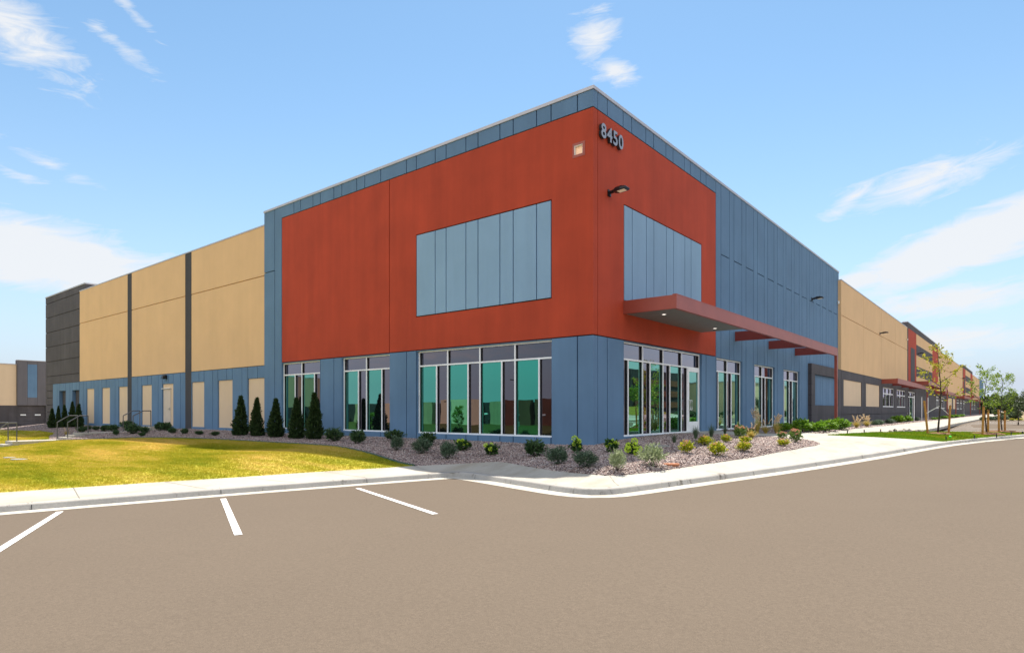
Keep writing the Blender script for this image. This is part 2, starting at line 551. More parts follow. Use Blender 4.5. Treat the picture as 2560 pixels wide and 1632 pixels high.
def surface(name, poly, mat, zf, step=.8, kind='structure', dz=0.0):
    p = np.array(poly, float)
    pts = []
    for i in range(len(p)):
        a, b = p[i], p[(i + 1) % len(p)]
        k = max(1, int(np.hypot(*(b - a)) / (step * 1.2)))
        for j in range(k): pts.append(tuple(a + (b - a) * j / k))
    nb = len(pts)
    gx = np.arange(p[:, 0].min(), p[:, 0].max(), step); gy = np.arange(p[:, 1].min(), p[:, 1].max(), step)
    X, Y = np.meshgrid(gx, gy); X, Y = X.ravel(), Y.ravel()
    ok = inside(X, Y, pts)
    for i in range(nb):
        a, b = np.array(pts[i]), np.array(pts[(i + 1) % nb])
        ok &= np.hypot(X - a[0], Y - a[1]) > step * .45
    pts2 = pts + list(zip(X[ok], Y[ok]))
    res = delaunay_2d_cdt([Vector(q) for q in pts2], [(i, (i + 1) % nb) for i in range(nb)], [], 1, 1e-5)
    vs = np.array([(v.x, v.y) for v in res[0]])
    z = zf(vs[:, 0], vs[:, 1]) + dz
    mb = MB()
    fs = []
    for f in res[2]:
        a, b, c = (vs[i] for i in f[:3])
        fs.append(list(f) if (b[0] - a[0]) * (c[1] - a[1]) - (b[1] - a[1]) * (c[0] - a[0]) > 0 else list(f)[::-1])
    mb.add([(float(v[0]), float(v[1]), float(q)) for v, q in zip(vs, z)], fs)
    o = mb.build(name, mat, smooth=True)
    return tag(o, kind=kind)


def walk_z(x, y):
    """Walk and island surface: terrain, brought level with the kerb along its back."""
    x = np.asarray(x, float); y = np.asarray(y, float)
    d2 = (x.ravel()[:, None] - KERB[:, 0]) ** 2 + (y.ravel()[:, None] - KERB[:, 1]) ** 2
    i = d2.argmin(1); d = np.sqrt(d2.min(1))
    kz = lot_z(KERB[i, 0], KERB[i, 1]) + .118
    t = np.clip((d - .2) / 1.1, 0, 1); t = t * t * (3 - 2 * t)
    return (kz * (1 - t) + T(x, y).ravel() * t).reshape(x.shape)


def resample(line, step):
    p = np.array(line, float)
    for _ in range(2):                                   # corner cutting keeps the bends round
        q = np.empty((2 * len(p), 2)); q[0] = p[0]; q[-1] = p[-1]
        q[1:-1:2] = p[:-1] * .82 + p[1:] * .18
        q[2:-1:2] = p[:-1] * .18 + p[1:] * .82
        p = q
    s = np.r_[0, np.cumsum(np.hypot(*np.diff(p, axis=0).T))]
    t = np.linspace(0, s[-1], max(2, int(s[-1] / step)))
    return np.c_[np.interp(t, s, p[:, 0]), np.interp(t, s, p[:, 1])]


def offset(line, d):
    t = np.gradient(line, axis=0); t /= np.hypot(*t.T)[:, None]
    return line + np.c_[t[:, 1], -t[:, 0]] * d           # positive: to the right of travel (the lot side)


KERB = resample([(-10, -32.5), (-6.6, -22), (-4.0, -14.14), (-3.45, -12.2), (-2.66, -9.5), (-1.62, -6.5), (-1.14, -5.3), (-1.02, -4.92), (-.72, -4.86), (.5, -5.25), (1.82, -5.72), (3.2, -6.2), (3.83, -6.28), (4.12, -6.02), (4.28, -5.4), (4.72, -3.4), (5.49, 0), (6.08, 3.2), (6.58, 6.21), (7.12, 9.9), (7.75, 13.6), (8.58, 16.8), (10.07, 21.4), (13.3, 28.8), (16.2, 34)], .22)
GUT0 = offset(KERB, .03)
GUT1 = offset(KERB, .36)
KBACK = offset(KERB, -.16)
KIN = offset(KERB, -.10)


def strip_mesh(name, rows, mat, kind='structure'):
    mb = MB()
    n = len(rows[0])
    for r_ in rows: mb.v.extend([tuple(map(float, q)) for q in r_])
    for k in range(len(rows) - 1):
        for i in range(n - 1):
            mb.f.append([k * n + i, (k + 1) * n + i, (k + 1) * n + i + 1, k * n + i + 1]); mb.mi.append(0)
    return tag(mb.build(name, mat, smooth=True), kind=kind)


def col3(l, z): return np.c_[l, z]


lz = lambda l: lot_z(l[:, 0], l[:, 1])
ktz = lz(KERB) + .125
strip_mesh('gutter', [col3(GUT1, lz(GUT1) + .004), col3(GUT0, lz(GUT0) + .014)], 'gutter_concrete')
strip_mesh('kerb', [col3(offset(KERB, .045), lz(GUT0) + .0), col3(GUT0, lz(GUT0) + .02), col3(offset(KERB, .012), ktz - .03), col3(offset(KERB, -.005), ktz - .008), col3(offset(KERB, -.03), ktz), col3(KBACK, ktz + .004), col3(offset(KERB, -.17), ktz - .12)], 'kerb_concrete')
# joints in the kerb
kj = MB()
for i in range(9, len(KERB) - 10, 14):
    a = KERB[i]; t = KERB[i + 1] - KERB[i - 1]; t /= np.hypot(*t); n_ = np.array([t[1], -t[0]])
    z0 = float(ktz[i])
    for d0, d1, za, zb in ((.047, .016, z0 - .118, z0 - .026), (.016, -.16, z0 - .026, z0 + .0065)):
        q = [a + n_ * d0 - t * .006, a + n_ * d0 + t * .006, a + n_ * d1 + t * .006, a + n_ * d1 - t * .006]
        kj.add([(q[0][0], q[0][1], za + .004), (q[1][0], q[1][1], za + .004), (q[2][0], q[2][1], zb + .004), (q[3][0], q[3][1], zb + .004)], [(0, 1, 2, 3)])
tag(kj.build('kerb_joints', 'dark_grey_paint'), kind='structure')


def between(line, p0, p1):
    i = int(np.argmin(np.hypot(*(line - np.array(p0)).T))); j = int(np.argmin(np.hypot(*(line - np.array(p1)).T)))
    seg = line[i:j + 1] if i <= j else line[j:i + 1][::-1]
    return [tuple(q) for q in seg[::3]] + [tuple(seg[-1])]


BACK = [(-12, -31.7), (-8.6, -21.2), (-6.04, -12.89), (-5.58, -11.75), (-5.06, -10.5), (-4.36, -9.0), (-3.59, -7.1), (-2.85, -5.3), (-2.62, -4.8)]
BED_FRONT = [(-2.62, -4.8), (-1.93, -3.98), (-1.30, -3.45), (-1.0, -3.30), (-.7, -3.34), (.34, -3.84), (1.67, -4.55), (2.63, -4.95), (3.07, -5.05), (3.40, -4.98), (3.60, -4.66), (3.74, -4.1), (4.08, -1.79), (4.58, .75), (4.92, 3.08), (4.98, 5.0), (4.85, 6.3), (4.5, 7.1), (4.0, 7.45), (3.52, 7.35), (2.74, 6.6), (1.99, 6.0), (1.14, 5.96), (.41, 5.93), (-.05, 5.93)]
STRIP_FRONT = [(-.05, 9.75), (1.3, 8.35), (2.3, 8.5), (2.75, 10.6), (3.2, 12.5), (3.62, 16), (3.5, 22), (3.37, 31), (3.3, 45), (3.5, 53), (3.6, 80), (3.7, 100), (3.5, 242)]
WALK_OUT = [(6.1, 242), (6.1, 73), (6.1, 46), (6.25, 27), (6.16, 20.4), (5.75, 18.2), (5.3, 16.9), (4.87, 16.09), (4.4, 14.0), (3.95, 11.5), (3.98, 11.28), (4.5, 11.8), (5.38, 12.75), (6.4, 13.45), (7.3, 13.9)]
LAWN_BED = [(-2.62, -4.8), (-3.15, -4.79), (-3.95, -4.55), (-5.36, -4.12), (-6.44, -3.84), (-7.9, -3.44), (-9.8, -3.14), (-11.3, -2.96), (-14, -2.88), (-17.4, -2.93), (-20.8, -3.25), (-24, -3.95), (-24.8, -4.3), (-25.75, -4.85), (-27.2, -5.3), (-28.09, -5.5), (-30.5, -5.75), (-31.9, -5.5), (-35.8, -4.5), (-38.5, -3.6), (-40.2, -3.05), (-44.3, -2.85), (-46.1, -3.2), (-50, -3.4), (-56, -3.2)]

end_k = (7.75, 13.7)
walk_poly = BACK + BED_FRONT[1:] + STRIP_FRONT + WALK_OUT + between(KIN, end_k, (-10, -32.5))
surface('sidewalk', walk_poly, 'concrete', walk_z, .5)
bed_poly = [(-56, .6), (-.05, .6), (-.05, 5.93)][:2] + [(-.05, 5.93)] + BED_FRONT[::-1][1:] + LAWN_BED[1:]
surface('gravel_bed', bed_poly, 'gravel', walk_z, .6, dz=-.008)
strip_poly = STRIP_FRONT + [(-.05, 242)]
surface('planting_strip', strip_poly, 'gravel', walk_z, 1.5, dz=-.008)
lawn_poly = [(-7.92, -19)] + BACK[2:] + LAWN_BED[1:] + [(-58, -5), (-66, -12), (-66, -21)]
surface('south_verge', [(-12, -31.7), (-8.6, -21.2), (-7.92, -19), (-66, -21), (-66, -32), (-30, -38)], 'verge_turf', T, 2.0)
surface('lawn', lawn_poly, 'lawn_soil', T, 1.0)
ISL_N = [(6.16, 20.4), (6.7, 19.6), (7.2, 20.1), (8, 21.2), (9.26, 22.7), (10.1, 23.4), (12, 27.2), (14.2, 32), (15.6, 34.4)]
isl_poly = WALK_OUT[4:] + between(KIN, end_k, (16.2, 34)) + ISL_N[::-1][:-1]


def T_isl(x, y): return walk_z(x, y) + .004


surface('grass_island', isl_poly, 'island_soil', T_isl, .7)
lot_poly = [tuple(q) for q in GUT0[::2]] + [tuple(GUT0[-1]), (15.7, 34.6)] + ISL_N[::-1] + [(6.1, 27), (6.05, 46), (6.05, 76), (75, 76), (75, -64), (-20, -64)]
surface('parking_lot', lot_poly, 'asphalt', lot_z, 2.0)
mb = MB()                                                   # kerb of the walk along the far lot
for (x0, y0), (x1, y1) in (((6.2, 20.6), (6.29, 27)), ((6.29, 27), (6.14, 46)), ((6.14, 46), (6.12, 76))):
    mb.add([(x0, y0, -.30), (x1, y1, -.30), (x1, y1, -.148), (x0, y0, -.148), (x0 - .16, y0, -.143), (x1 - .16, y1, -.143)], [(0, 1, 2, 3), (3, 2, 5, 4)])
tag(mb.build('walk_kerb', 'kerb_concrete'), kind='structure')

# control joints across the walks
mb = MB()


def walk_joint(a, b):
    a, b = np.array(a), np.array(b); t = (b - a) / np.hypot(*(b - a)); n_ = np.array([-t[1], t[0]]) * .007
    k = 7
    for i in range(k):
        p, q = a + (b - a) * i / k, a + (b - a) * (i + 1) / k
        cs = [p - n_, q - n_, q + n_, p + n_]
        mb.add([(c[0], c[1], float(walk_z(c[0], c[1])) + .006) for c in cs], [(0, 1, 2, 3)])


for a, b in (((-5.58, -11.75), (-3.62, -12.2)), ((-4.95, -10.2), (-2.98, -10.1)), ((-4.30, -8.8), (-2.5, -8.4)), ((-3.55, -7.0), (-1.95, -6.9)), ((-2.62, -4.85), (-1.25, -5.2)),
             ((3.42, -4.9), (4.05, -5.6)), ((4.05, -2.2), (4.8, -2.3)), ((4.45, .2), (5.35, .0)), ((4.85, 2.6), (5.8, 2.4)), ((4.95, 5.2), (6.2, 5.0)), ((3.6, 9.5), (6.7, 8.6)), ((3.3, 12.6), (4.0, 12.4)), ((3.6, 15), (4.6, 15)), ((3.6, 19), (5.8, 19)), ((3.5, 24), (6.1, 24)), ((3.5, 30), (6.1, 30)), ((3.5, 37), (6.1, 37))):
    walk_joint(a, b)
tag(mb.build('sidewalk_joints', 'joint_shadow'), kind='structure')


surface('far_verge', [(-200, -74.5), (-25, -74.5), (-25, -36), (-60, -34), (-200, -30)], 'verge_turf', lambda x, y: np.maximum(lot_z(x, y), -1.9) + .05 - .0 * x, 6.0)


# painted stall lines
def paint_line(a, b, w=.10, name='parking_line'):
    a, b = np.array(a, float), np.array(b, float); t = (b - a) / np.hypot(*(b - a)); n_ = np.array([-t[1], t[0]]) * w / 2
    m_ = MB()
    cs = [a - n_, b - n_, b + n_, a + n_]
    m_.add([(c[0], c[1], float(lot_z(c[0], c[1])) + .006) for c in cs], [(0, 1, 2, 3)])
    return tag(m_.build(name, 'white_paint'), kind='structure')


paint_line((-1.15, -7.76), (2.93, -9.36))
paint_line((-2.08, -10.25), (1.94, -12.01))
paint_line((-2.95, -12.69), (1.0, -14.5))
paint_line((-3.86, -15.1), (.1, -16.9))
for k in range(14):
    y_ = 27.5 + 2.74 * k
    paint_line((6.5, y_), (13.0, y_), .2)
paint_line((11.5, 40), (40, 40.2), .9)


# ground to the horizon and the land behind
def G(x, y):
    x = np.asarray(x, float); y = np.asarray(y, float)
    t = np.clip((y - 5) / 60, 0, 1); t = t * t * (3 - 2 * t)
    return -1.95 + 1.6 * t * np.clip((x + 40) / 40, 0, 1)


def ground():
    xs = np.r_[-3000, -1200, -500, -250, np.arange(-160, 200, 8), 260, 400, 700, 1500, 3000]
    ys = np.r_[-3000, -1200, -500, -260, np.arange(-180, 200, 8), 260, 400, 700, 1500, 3000]
    X, Y = np.meshgrid(xs, ys)
    V = np.c_[X.ravel(), Y.ravel(), G(X, Y).ravel()]
    nx = len(xs)
    i, j = np.meshgrid(np.arange(nx - 1), np.arange(len(ys) - 1))
    b = (j * nx + i).ravel()
    me = arr_mesh('ground', V, np.c_[b, b + 1, b + nx + 1, b + nx], 'dry_ground')
    tag(link('ground', me), kind='structure')


ground()


def hills(name, az0, az1, dist, hmax, seed):
    rng = np.random.RandomState(seed)
    n = 160
    a = np.linspace(az0, az1, n)
    h = np.zeros(n)
    for k in range(1, 7): h += np.sin(a * k * 9 + rng.rand() * 7) / k
    h = hmax * (.7 + .3 * (h - h.min()) / (np.ptp(h) + 1e-6))
    mb = MB()
    rows = []
    for dr, f in ((-600, 0), (-250, .55), (0, 1), (300, .6), (700, 0)):
        rows.append(np.c_[10 + (dist + dr) * np.sin(a), -16 + (dist + dr) * np.cos(a), -2 + h * f * np.clip(1 + .1 * rng.randn(n), .7, 1.3) if f < 1 and f > 0 else -2 + h * f])
    strip_mesh(name, rows, 'hill_earth')


hills('hills', R(-8), R(75), 2400, 42, 4)

# ------------------------------------------------------------------ the warehouse
ROOT = empty('warehouse', (0, 0, -.24))
tag(ROOT, 'long tilt-up warehouse with a red and blue corner block, tan and grey wings', 'building')


class Fac:
    """Facade frame: u runs along the wall, d outward, z up."""

    def __init__(s, axis, d0=0.0): s.axis, s.d0 = axis, d0

    def box(s, mb, u0, u1, d0, d1, z0, z1, mi=0):
        d0 += s.d0; d1 += s.d0
        if s.axis == 'L': mb.box(u0, u1, -d1, -d0, z0, z1, mi)
        else: mb.box(d0, d1, u0, u1, z0, z1, mi)


LF, LT, LG = Fac('L'), Fac('L', -.08), Fac('L', -.20)
RF, RT = Fac('R'), Fac('R', .20)
GAP = .042


def part(mb, name, mat, parent=None, bevel=0, smooth=False, label=None):
    o = mb.build(name, mat, None, bevel, smooth)
    p = parent or ROOT
    o.parent = p
    if p.parent is None: o.matrix_parent_inverse = Matrix.Translation(-Vector(p.location))
    if label: o['label'] = label
    return o


def cut(z0, z1, holes):
    segs = [(z0, z1)]
    for a, b in holes:
        new = []
        for s0, s1 in segs:
            if b <= s0 or a >= s1: new.append((s0, s1)); continue
            if a > s0: new.append((s0, a))
            if b < s1: new.append((b, s1))
        segs = new
    return segs


def wall(mb, fac, u0, u1, z0, z1, vj=(), hj=(), holes=(), depth=.33, skin=.085, mi=0, hj_wide=0, gap=GAP):
    """Wall with grooved joints (vj: vertical at u, hj: horizontal at z) and rectangular openings."""
    eps = 1e-4
    br = sorted(set([round(u0, 3), round(u1, 3)] + [round(v, 3) for v in vj if u0 < v < u1] + [round(e, 3) for h in holes for e in h[:2] if u0 < e < u1]))
    joint = {round(v, 3) for v in vj}
    for a, b in zip(br[:-1], br[1:]):
        um = (a + b) / 2
        hs = [(h[2], h[3]) for h in holes if h[0] < um < h[1]]
        segs = cut(z0, z1, hs)
        for s0, s1 in segs:                                   # backing
            fac.box(mb, a, b, -depth, -skin, s0, s1, mi)
        ga = gap / 2 if a in joint else 0
        gb = gap / 2 if b in joint else 0
        hz = [z for z in sorted(hj) if z0 < z < z1] if (b - a) > hj_wide else []
        for s0, s1 in segs:
            zb = [s0] + [z for z in hz if s0 < z < s1] + [s1]
            for p, q in zip(zb[:-1], zb[1:]):
                fac.box(mb, a + ga, b - gb, -skin - .003, 0, p + (gap / 2 if p in hz else 0), q - (gap / 2 if q in hz else 0), mi)


TOP, TANTOP = 10.50, 9.93
VJ_L = [-17.92, -16.25, -15.71, -14.71, -14.14, -13.13, -12.56, -11.53, -10.99, -9.97, -8.42, -7.86, -6.83, -6.26, -5.27, -4.69, -3.69, -3.11, -2.14, -1.565, -.57]
W1 = (-17.31, -14.15, -.04, 3.06); W2 = (-12.57, -9.41, -.04, 3.06); W3 = (-7.84, -1.54, -.04, 3.06)
RED_Z0, RED_Z1 = 3.10, 9.965
# lower blue storey, left face
mb = MB(); wall(mb, LF, -17.31, 0, -.6, RED_Z0 - .017, VJ_L, (), (W1, W2, W3), depth=.24); part(mb, 'blue_wall', 'blue_paint')
mb = MB(); wall(mb, LF, -18.875, -17.31, -.6, TOP, [-17.92], [7.56], (), hj_wide=.8); part(mb, 'blue_wall', 'blue_paint')
mb = MB(); wall(mb, LF, -17.31, 0, RED_Z1 + .017, TOP, VJ_L, depth=.24); part(mb, 'blue_wall', 'blue_paint')
# red panels, left face
BPL = (-7.835, -1.58, 4.40, 7.46)
mb = MB(); wall(mb, LF, -17.272, -9.450, RED_Z0 + .017, RED_Z1 - .017); part(mb, 'red_wall', 'red_paint')
mb = MB(); wall(mb, LF, -9.412, 0, RED_Z0 + .017, RED_Z1 - .017, (), (), [(BPL[0] - .04, BPL[1] + .04, BPL[2] - .04, BPL[3] + .04), (-.70, -.37, 8.65, 8.96)], depth=.24); part(mb, 'red_wall', 'red_paint')
mb = MB(); wall(mb, LF, *BPL, [-6.83, -6.26, -5.27, -4.69, -3.69, -3.11, -2.14], depth=.3); part(mb, 'inset_panel', 'pale_blue_paint')
# coping of the corner block
mb = MB()
mb.box(-18.9, .03, -.03, .35, TOP, 10.60); mb.box(-.32, .03, .35, 32.53, TOP, 10.60); part(mb, 'coping', 'coping_metal')

# right face of the corner block
VJ_R = [.24, .82, 1.82, 2.39, 3.39, 3.97, 4.96, 5.55, 6.55, 7.11, 8.12, 8.67]
VJ_R2 = [10.30, 11.31, 11.86, 12.88, 13.44, 14.48, 15.07, 16.11, 16.65, 17.69, 18.27, 19.30, 19.83, 20.86, 21.43, 22.47, 23.02, 24.10, 24.72, 25.73, 26.26, 27.30, 27.84, 28.88, 29.43, 30.47, 31.0, 32.0]
WD = (1.86, 8.24, -.04, 3.07); WA = (9.797, 12.96, -.02, 3.06); WB = (14.63, 17.84, -.02, 3.06); WC = (19.39, 22.52, -.02, 3.06)
mb = MB(); wall(mb, RF, .264, 9.70, -.6, RED_Z0 - .017, [v for v in VJ_R if v < 1 or v > 8.3], (), (WD,)); part(mb, 'blue_wall', 'blue_paint')
mb = MB(); wall(mb, RF, .264, 9.70, RED_Z1 + .017, TOP, VJ_R); part(mb, 'blue_wall', 'blue_paint')
mb = MB(); wall(mb, RF, 9.735, 32.5, -.6, TOP, VJ_R2, [7.51], (WA, WB, WC), hj_wide=.8); part(mb, 'blue_wall', 'blue_paint')
BPR = (1.90, 8.17, 4.40, 7.47)
mb = MB(); wall(mb, RF, .264, 9.70, RED_Z0 + .017, RED_Z1 - .017, [.25], (), [(BPR[0] - .04, BPR[1] + .04, BPR[2] - .04, BPR[3] + .04)]); part(mb, 'red_wall', 'red_paint')
mb = MB(); wall(mb, RF, *BPR, [2.43, 3.44, 4.0, 5.0, 5.6, 6.6, 7.18], depth=.3); part(mb, 'inset_panel', 'pale_blue_paint')
# core and roof (the corner sides of the wall slabs overlap inside the corner, so the core closes them)
mb = MB(); mb.box(-54.9, -.37, .58, 238, -.7, 9.7); part(mb, 'roof', 'roof_membrane')
mb = MB(); mb.box(-.36, .012, 32.6, 238, -.7, 9.5); part(mb, 'wall_core', 'dark_grey_paint')
mb = MB(); mb.box(-54.8, -18.9, .425, .515, -.7, 9.5); part(mb, 'wall_core', 'dark_grey_paint')

# ---- tan wing, left face
tan_b = []
TZ = 3.05
mb = MB()
for a, b in ((-26.985, -18.89), (-35.76, -27.81), (-45.95, -36.49)):
    mb = MB(); wall(mb, LT, a, b, TZ + .014, TANTOP, (), [7.48]); part(mb, 'tan_wall', 'tan_paint')
for a, b in ((-27.79, -27.0), (-36.47, -35.775)):
    mb = MB(); wall(mb, LT, a, b, -.6, TANTOP); part(mb, 'column_strip', 'dark_grey_paint')
mb = MB(); mb.box(-45.98, -18.88, .06, .40, TANTOP, 10.0); part(mb, 'coping', 'coping_metal')
INS = [(-20.61, -18.9), (-23.79, -22.21), (-26.97, -25.42), (-30.93, -29.41), (-34.12, -32.55), (-38.06, -36.50), (-41.25, -39.69), (-44.42, -42.86)]
VB = [-19.66, -20.63, -21.22, -22.23, -22.86, -23.82, -24.41, -25.43, -26.06, -28.41, -29.42, -30.04, -30.95, -31.58, -32.56, -33.2, -34.15, -34.75, -37.14, -38.09, -38.72, -39.72, -40.3, -41.27, -41.87, -42.86, -43.48, -44.45, -45.08]
holes = [(a, b, -.10, 2.45) for a, b in INS]
for a, b in ((-27.0, -18.89), (-35.775, -27.79), (-45.95, -36.47)):
    mb = MB(); wall(mb, LT, a, b, -.6, TZ - .014, VB, (), holes); part(mb, 'blue_wall', 'blue_paint')
for a, b in INS:
    if a == -30.93: 
        mb = MB(); LT.box(mb, a, b, -.3, -.05, 2.15, 2.44); LT.box(mb, -29.82, b, -.3, -.05, -.10, 2.15)
    else:
        mb = MB(); LT.box(mb, a + .004, b - .004, -.3, -.05, -.10, 2.44)
    part(mb, 'infill_panel', 'pale_tan_paint')
# steel door
mb = MB(); LT.box(mb, -30.88, -29.85, -.2, -.035, -.12, 2.13); door = part(mb, 'steel_door', 'door_paint', label='beige steel service door with a white drip cap')
mb = MB(); LT.box(mb, -31.0, -29.83, -.05, .05, 2.145, 2.185); part(mb, 'drip_cap', 'white_paint', door)
mb = MB(); LT.box(mb, -30.03, -29.94, -.036, -.01, .86, 1.02); LT.box(mb, -30.13, -29.97, -.01, .03, .93, .96); part(mb, 'handle', 'steel', door)
# ---- grey end block, left face
mb = MB(); wall(mb, LG, -55.0, -45.12, TZ + .01, 10.45, (), [9.92, 8.70, 7.445, 6.2, 4.96, 3.72]); part(mb, 'grey_wall', 'grey_paint')
mb = MB(); wall(mb, LG, -55.0, -53.02, -.9, TZ - .01, (), [1.9, 1.3, .7, .1, 2.5]); part(mb, 'grey_wall', 'grey_paint')
mb = MB(); mb.box(-45.4, -45.125, .53, 1.1, 9.5, 10.45); part(mb, 'grey_wall', 'grey_paint')
mb = MB(); mb.box(-55.03, -45.09, .17, .53, 10.45, 10.545); mb.box(-45.4, -45.09, .53, 1.1, 10.45, 10.545); part(mb, 'coping', 'coping_metal')
gh = [(-51.31, -49.72, -.10, 2.44), (-48.08, -46.48, -.10, 2.43)]
mb = MB(); wall(mb, LG, -53.0, -45.9, -.9, TZ - .01, [-51.89, -51.33, -50.35, -49.70, -48.68, -48.10, -47.16, -46.46], (), gh, depth=.30); part(mb, 'blue_wall', 'blue_paint')
for a, b, z0, z1 in gh:
    mb = MB()
    for zz in (-.1, .53, 1.16, 1.80): mb.box(a, b, .52, .56, zz, min(z1, zz + .61))
    part(mb, 'infill_panel', 'grey_paint', label='grey panel at the back of a deep blue recess')


# ---- aluminium storefront glazing
def storefront(fac, op, z0, z1, ztr, mull, low, teal, recess=.10, name='window', skip=None, fw=.055, bar=.055):
    """op: opening u0,u1; mull: full height bars; low: bars under the transom; teal(i): colour of lower light i."""
    u0, u1 = op
    fm = MB(); gm = MB(); sp = MB()
    d1 = -recess; d0 = d1 - .03
    dk = d0 - .045
    bars = sorted([(m_, z0, z1) for m_ in mull] + [(m_, z0, ztr) for m_ in low])
    # white faces
    fac.box(fm, u0, u1, d0, d1, z1 - fw, z1); fac.box(fm, u0, u1, d0, d1 + .02, z0, z0 + fw)
    fac.box(fm, u0, u0 + fw, d0, d1 - .002, z0 + fw, z1 - fw); fac.box(fm, u1 - fw, u1, d0, d1 - .002, z0 + fw, z1 - fw)
    fac.box(fm, u0 + fw, u1 - fw, d0, d1 - .003, ztr - bar / 2, ztr + bar / 2)
    for m_ in mull:
        fac.box(fm, m_ - bar / 2, m_ + bar / 2, d0, d1 - .002, ztr + bar / 2, z1 - fw)
        fac.box(fm, m_ - bar / 2, m_ + bar / 2, d0, d1 - .002, z0 + fw, ztr - bar / 2)
    for m_ in low:
        fac.box(fm, m_ - bar / 2, m_ + bar / 2, d0, d1 - .002, z0 + fw, ztr - bar / 2)
    # black gasket body behind every bar
    g = .006
    fac.box(sp, u0, u1, dk, d0, z1 - fw + g, z1); fac.box(sp, u0, u1, dk, d0, z0, z0 + fw - g)
    fac.box(sp, u0, u0 + fw - g, dk, d0, z0 + fw, z1 - fw); fac.box(sp, u1 - fw + g, u1, dk, d0, z0 + fw, z1 - fw)
    fac.box(sp, u0 + fw, u1 - fw, dk, d0, ztr - bar / 2 + g, ztr + bar / 2 - g)
    for m_ in mull: fac.box(sp, m_ - bar / 2 + g, m_ + bar / 2 - g, dk, d0, z0 + fw, z1 - fw)
    for m_ in low: fac.box(sp, m_ - bar / 2 + g, m_ + bar / 2 - g, dk, d0, z0 + fw, ztr - bar / 2)
    # glass
    ed = [u0] + sorted(mull) + [u1]
    for a, b in zip(ed[:-1], ed[1:]): fac.box(gm, a, b, dk - .02, dk, ztr, z1, 1)
    ed = [u0] + sorted(mull + low) + [u1]
    for i, (a, b) in enumerate(zip(ed[:-1], ed[1:])):
        if skip is not None and i == skip: continue
        fac.box(gm, a, b, dk - .02, dk, z0, ztr, 0 if teal(i) else 1)
    w_ = part(fm, name, 'white_frame')
    part(sp, 'gasket', 'black_rubber', w_)
    part(gm, 'glazing', ['teal_glass', 'smoke_glass'], w_)
    return w_


ZT = 2.50
storefront(LF, W1[:2], 0 - .04, 3.06, ZT, [-15.77], [-16.33, -14.76], lambda i: i % 2 == 0)
storefront(LF, W2[:2], 0 - .04, 3.06, ZT, [-11.02], [-11.56, -10.03], lambda i: i % 2 == 0)
storefront(LF, W3[:2], 0 - .04, 3.06, ZT, [-6.29, -4.70, -3.12], [-6.87, -5.27, -3.70, -2.12], lambda i: i % 2 == 0)
storefront(RF, WD[:2], 0 - .04, 3.07, ZT, [3.37, 4.95, 6.54], [2.35, 3.93, 5.52, 7.06], lambda i: i % 2 == 1, skip=7)
storefront(RF, WA[:2], -.02, 3.06, ZT, [11.29], [10.27, 11.83], lambda i: i % 2 == 1)
storefront(RF, WB[:2], -.02, 3.06, ZT, [16.07], [15.03, 16.60], lambda i: i % 2 == 1)
storefront(RF, WC[:2], -.02, 3.06, ZT, [20.83], [19.85, 21.43], lambda i: i % 2 == 1)
# glass entrance door in the fourth bay
mb = MB()
a, b, z0, z1 = 7.09, 8.19, .02, 2.47
RF.box(mb, a, a + .115, -.15, -.085, z0, z1); RF.box(mb, b - .115, b, -.15, -.085, z0, z1)
RF.box(mb, a + .115, b - .115, -.15, -.086, z1 - .13, z1); RF.box(mb, a + .115, b - .115, -.15, -.086, z0, z0 + .36)
edoor = part(mb, 'entrance_door', 'white_frame', label='white framed glass door with a tall pull handle')
mb = MB(); RF.box(mb, a + .10, b - .10, -.135, -.12, z0 + .3, z1 - .1); part(mb, 'pane', 'teal_glass', edoor)
mb = MB(); mb.tube([(-.085, a + .06, .85), (-.01, a + .06, .85), (-.01, a + .06, 1.22), (-.085, a + .06, 1.22)], .014); mb.tube([(-.01, a + .06, .85), (-.01, a + .20, .85), (-.01, a + .20, 1.22), (-.01, a + .06, 1.22)], .013)
part(mb, 'handle', 'white_frame', edoor)

# dark grey surround of the blue recess, then tan and grey wing on the right face
mb = MB()
SR = (24.36, 32.26)
wall(mb, RT, SR[0], SR[1], -.6, 3.67, (), (), [(25.2, 31.4, 1.155, 3.06)], depth=.22)
for zz in (.56,): pass
part(mb, 'grey_surround', 'grey_paint')
mb = MB()
for zz in (.563, 1.155, 1.78, 2.42, 3.06):
    if zz in (.563,): RT.box(mb, SR[0] + .01, SR[1], -.01, .0035, zz - .012, zz + .012)
    else:
        RT.box(mb, SR[0] + .01, 25.2, -.01, .0035, zz - .01, zz + .01)
    mb.box(.01, .2, SR[0] - .0035, SR[0] + .01, zz - .01, zz + .01)
part(mb, 'surround_joints', 'black_rubber')
WN = [(49.2, 55.6), (57.33, 63.6)]
DN = (65.4, 71.5)


def right_wing(tan0, tan1, first):
    """One tan bay run on a grey base."""
    mb = MB(); wall(mb, RT, tan0 + .02, tan1, 3.68, TANTOP, [v for v in (40.3, 48.3, 56.4) if first] or [tan0 + 16, tan0 + 32], [7.5], depth=.18); part(mb, 'tan_wall', 'tan_paint')
    mb = MB(); mb.box(-.3, .225, tan0, tan1, TANTOP, 10.0); part(mb, 'coping', 'coping_metal')
    mb = MB(); mb.box(.0, .196, tan0, tan0 + .018, 3.68, TANTOP); part(mb, 'tan_wall', 'tan_paint')


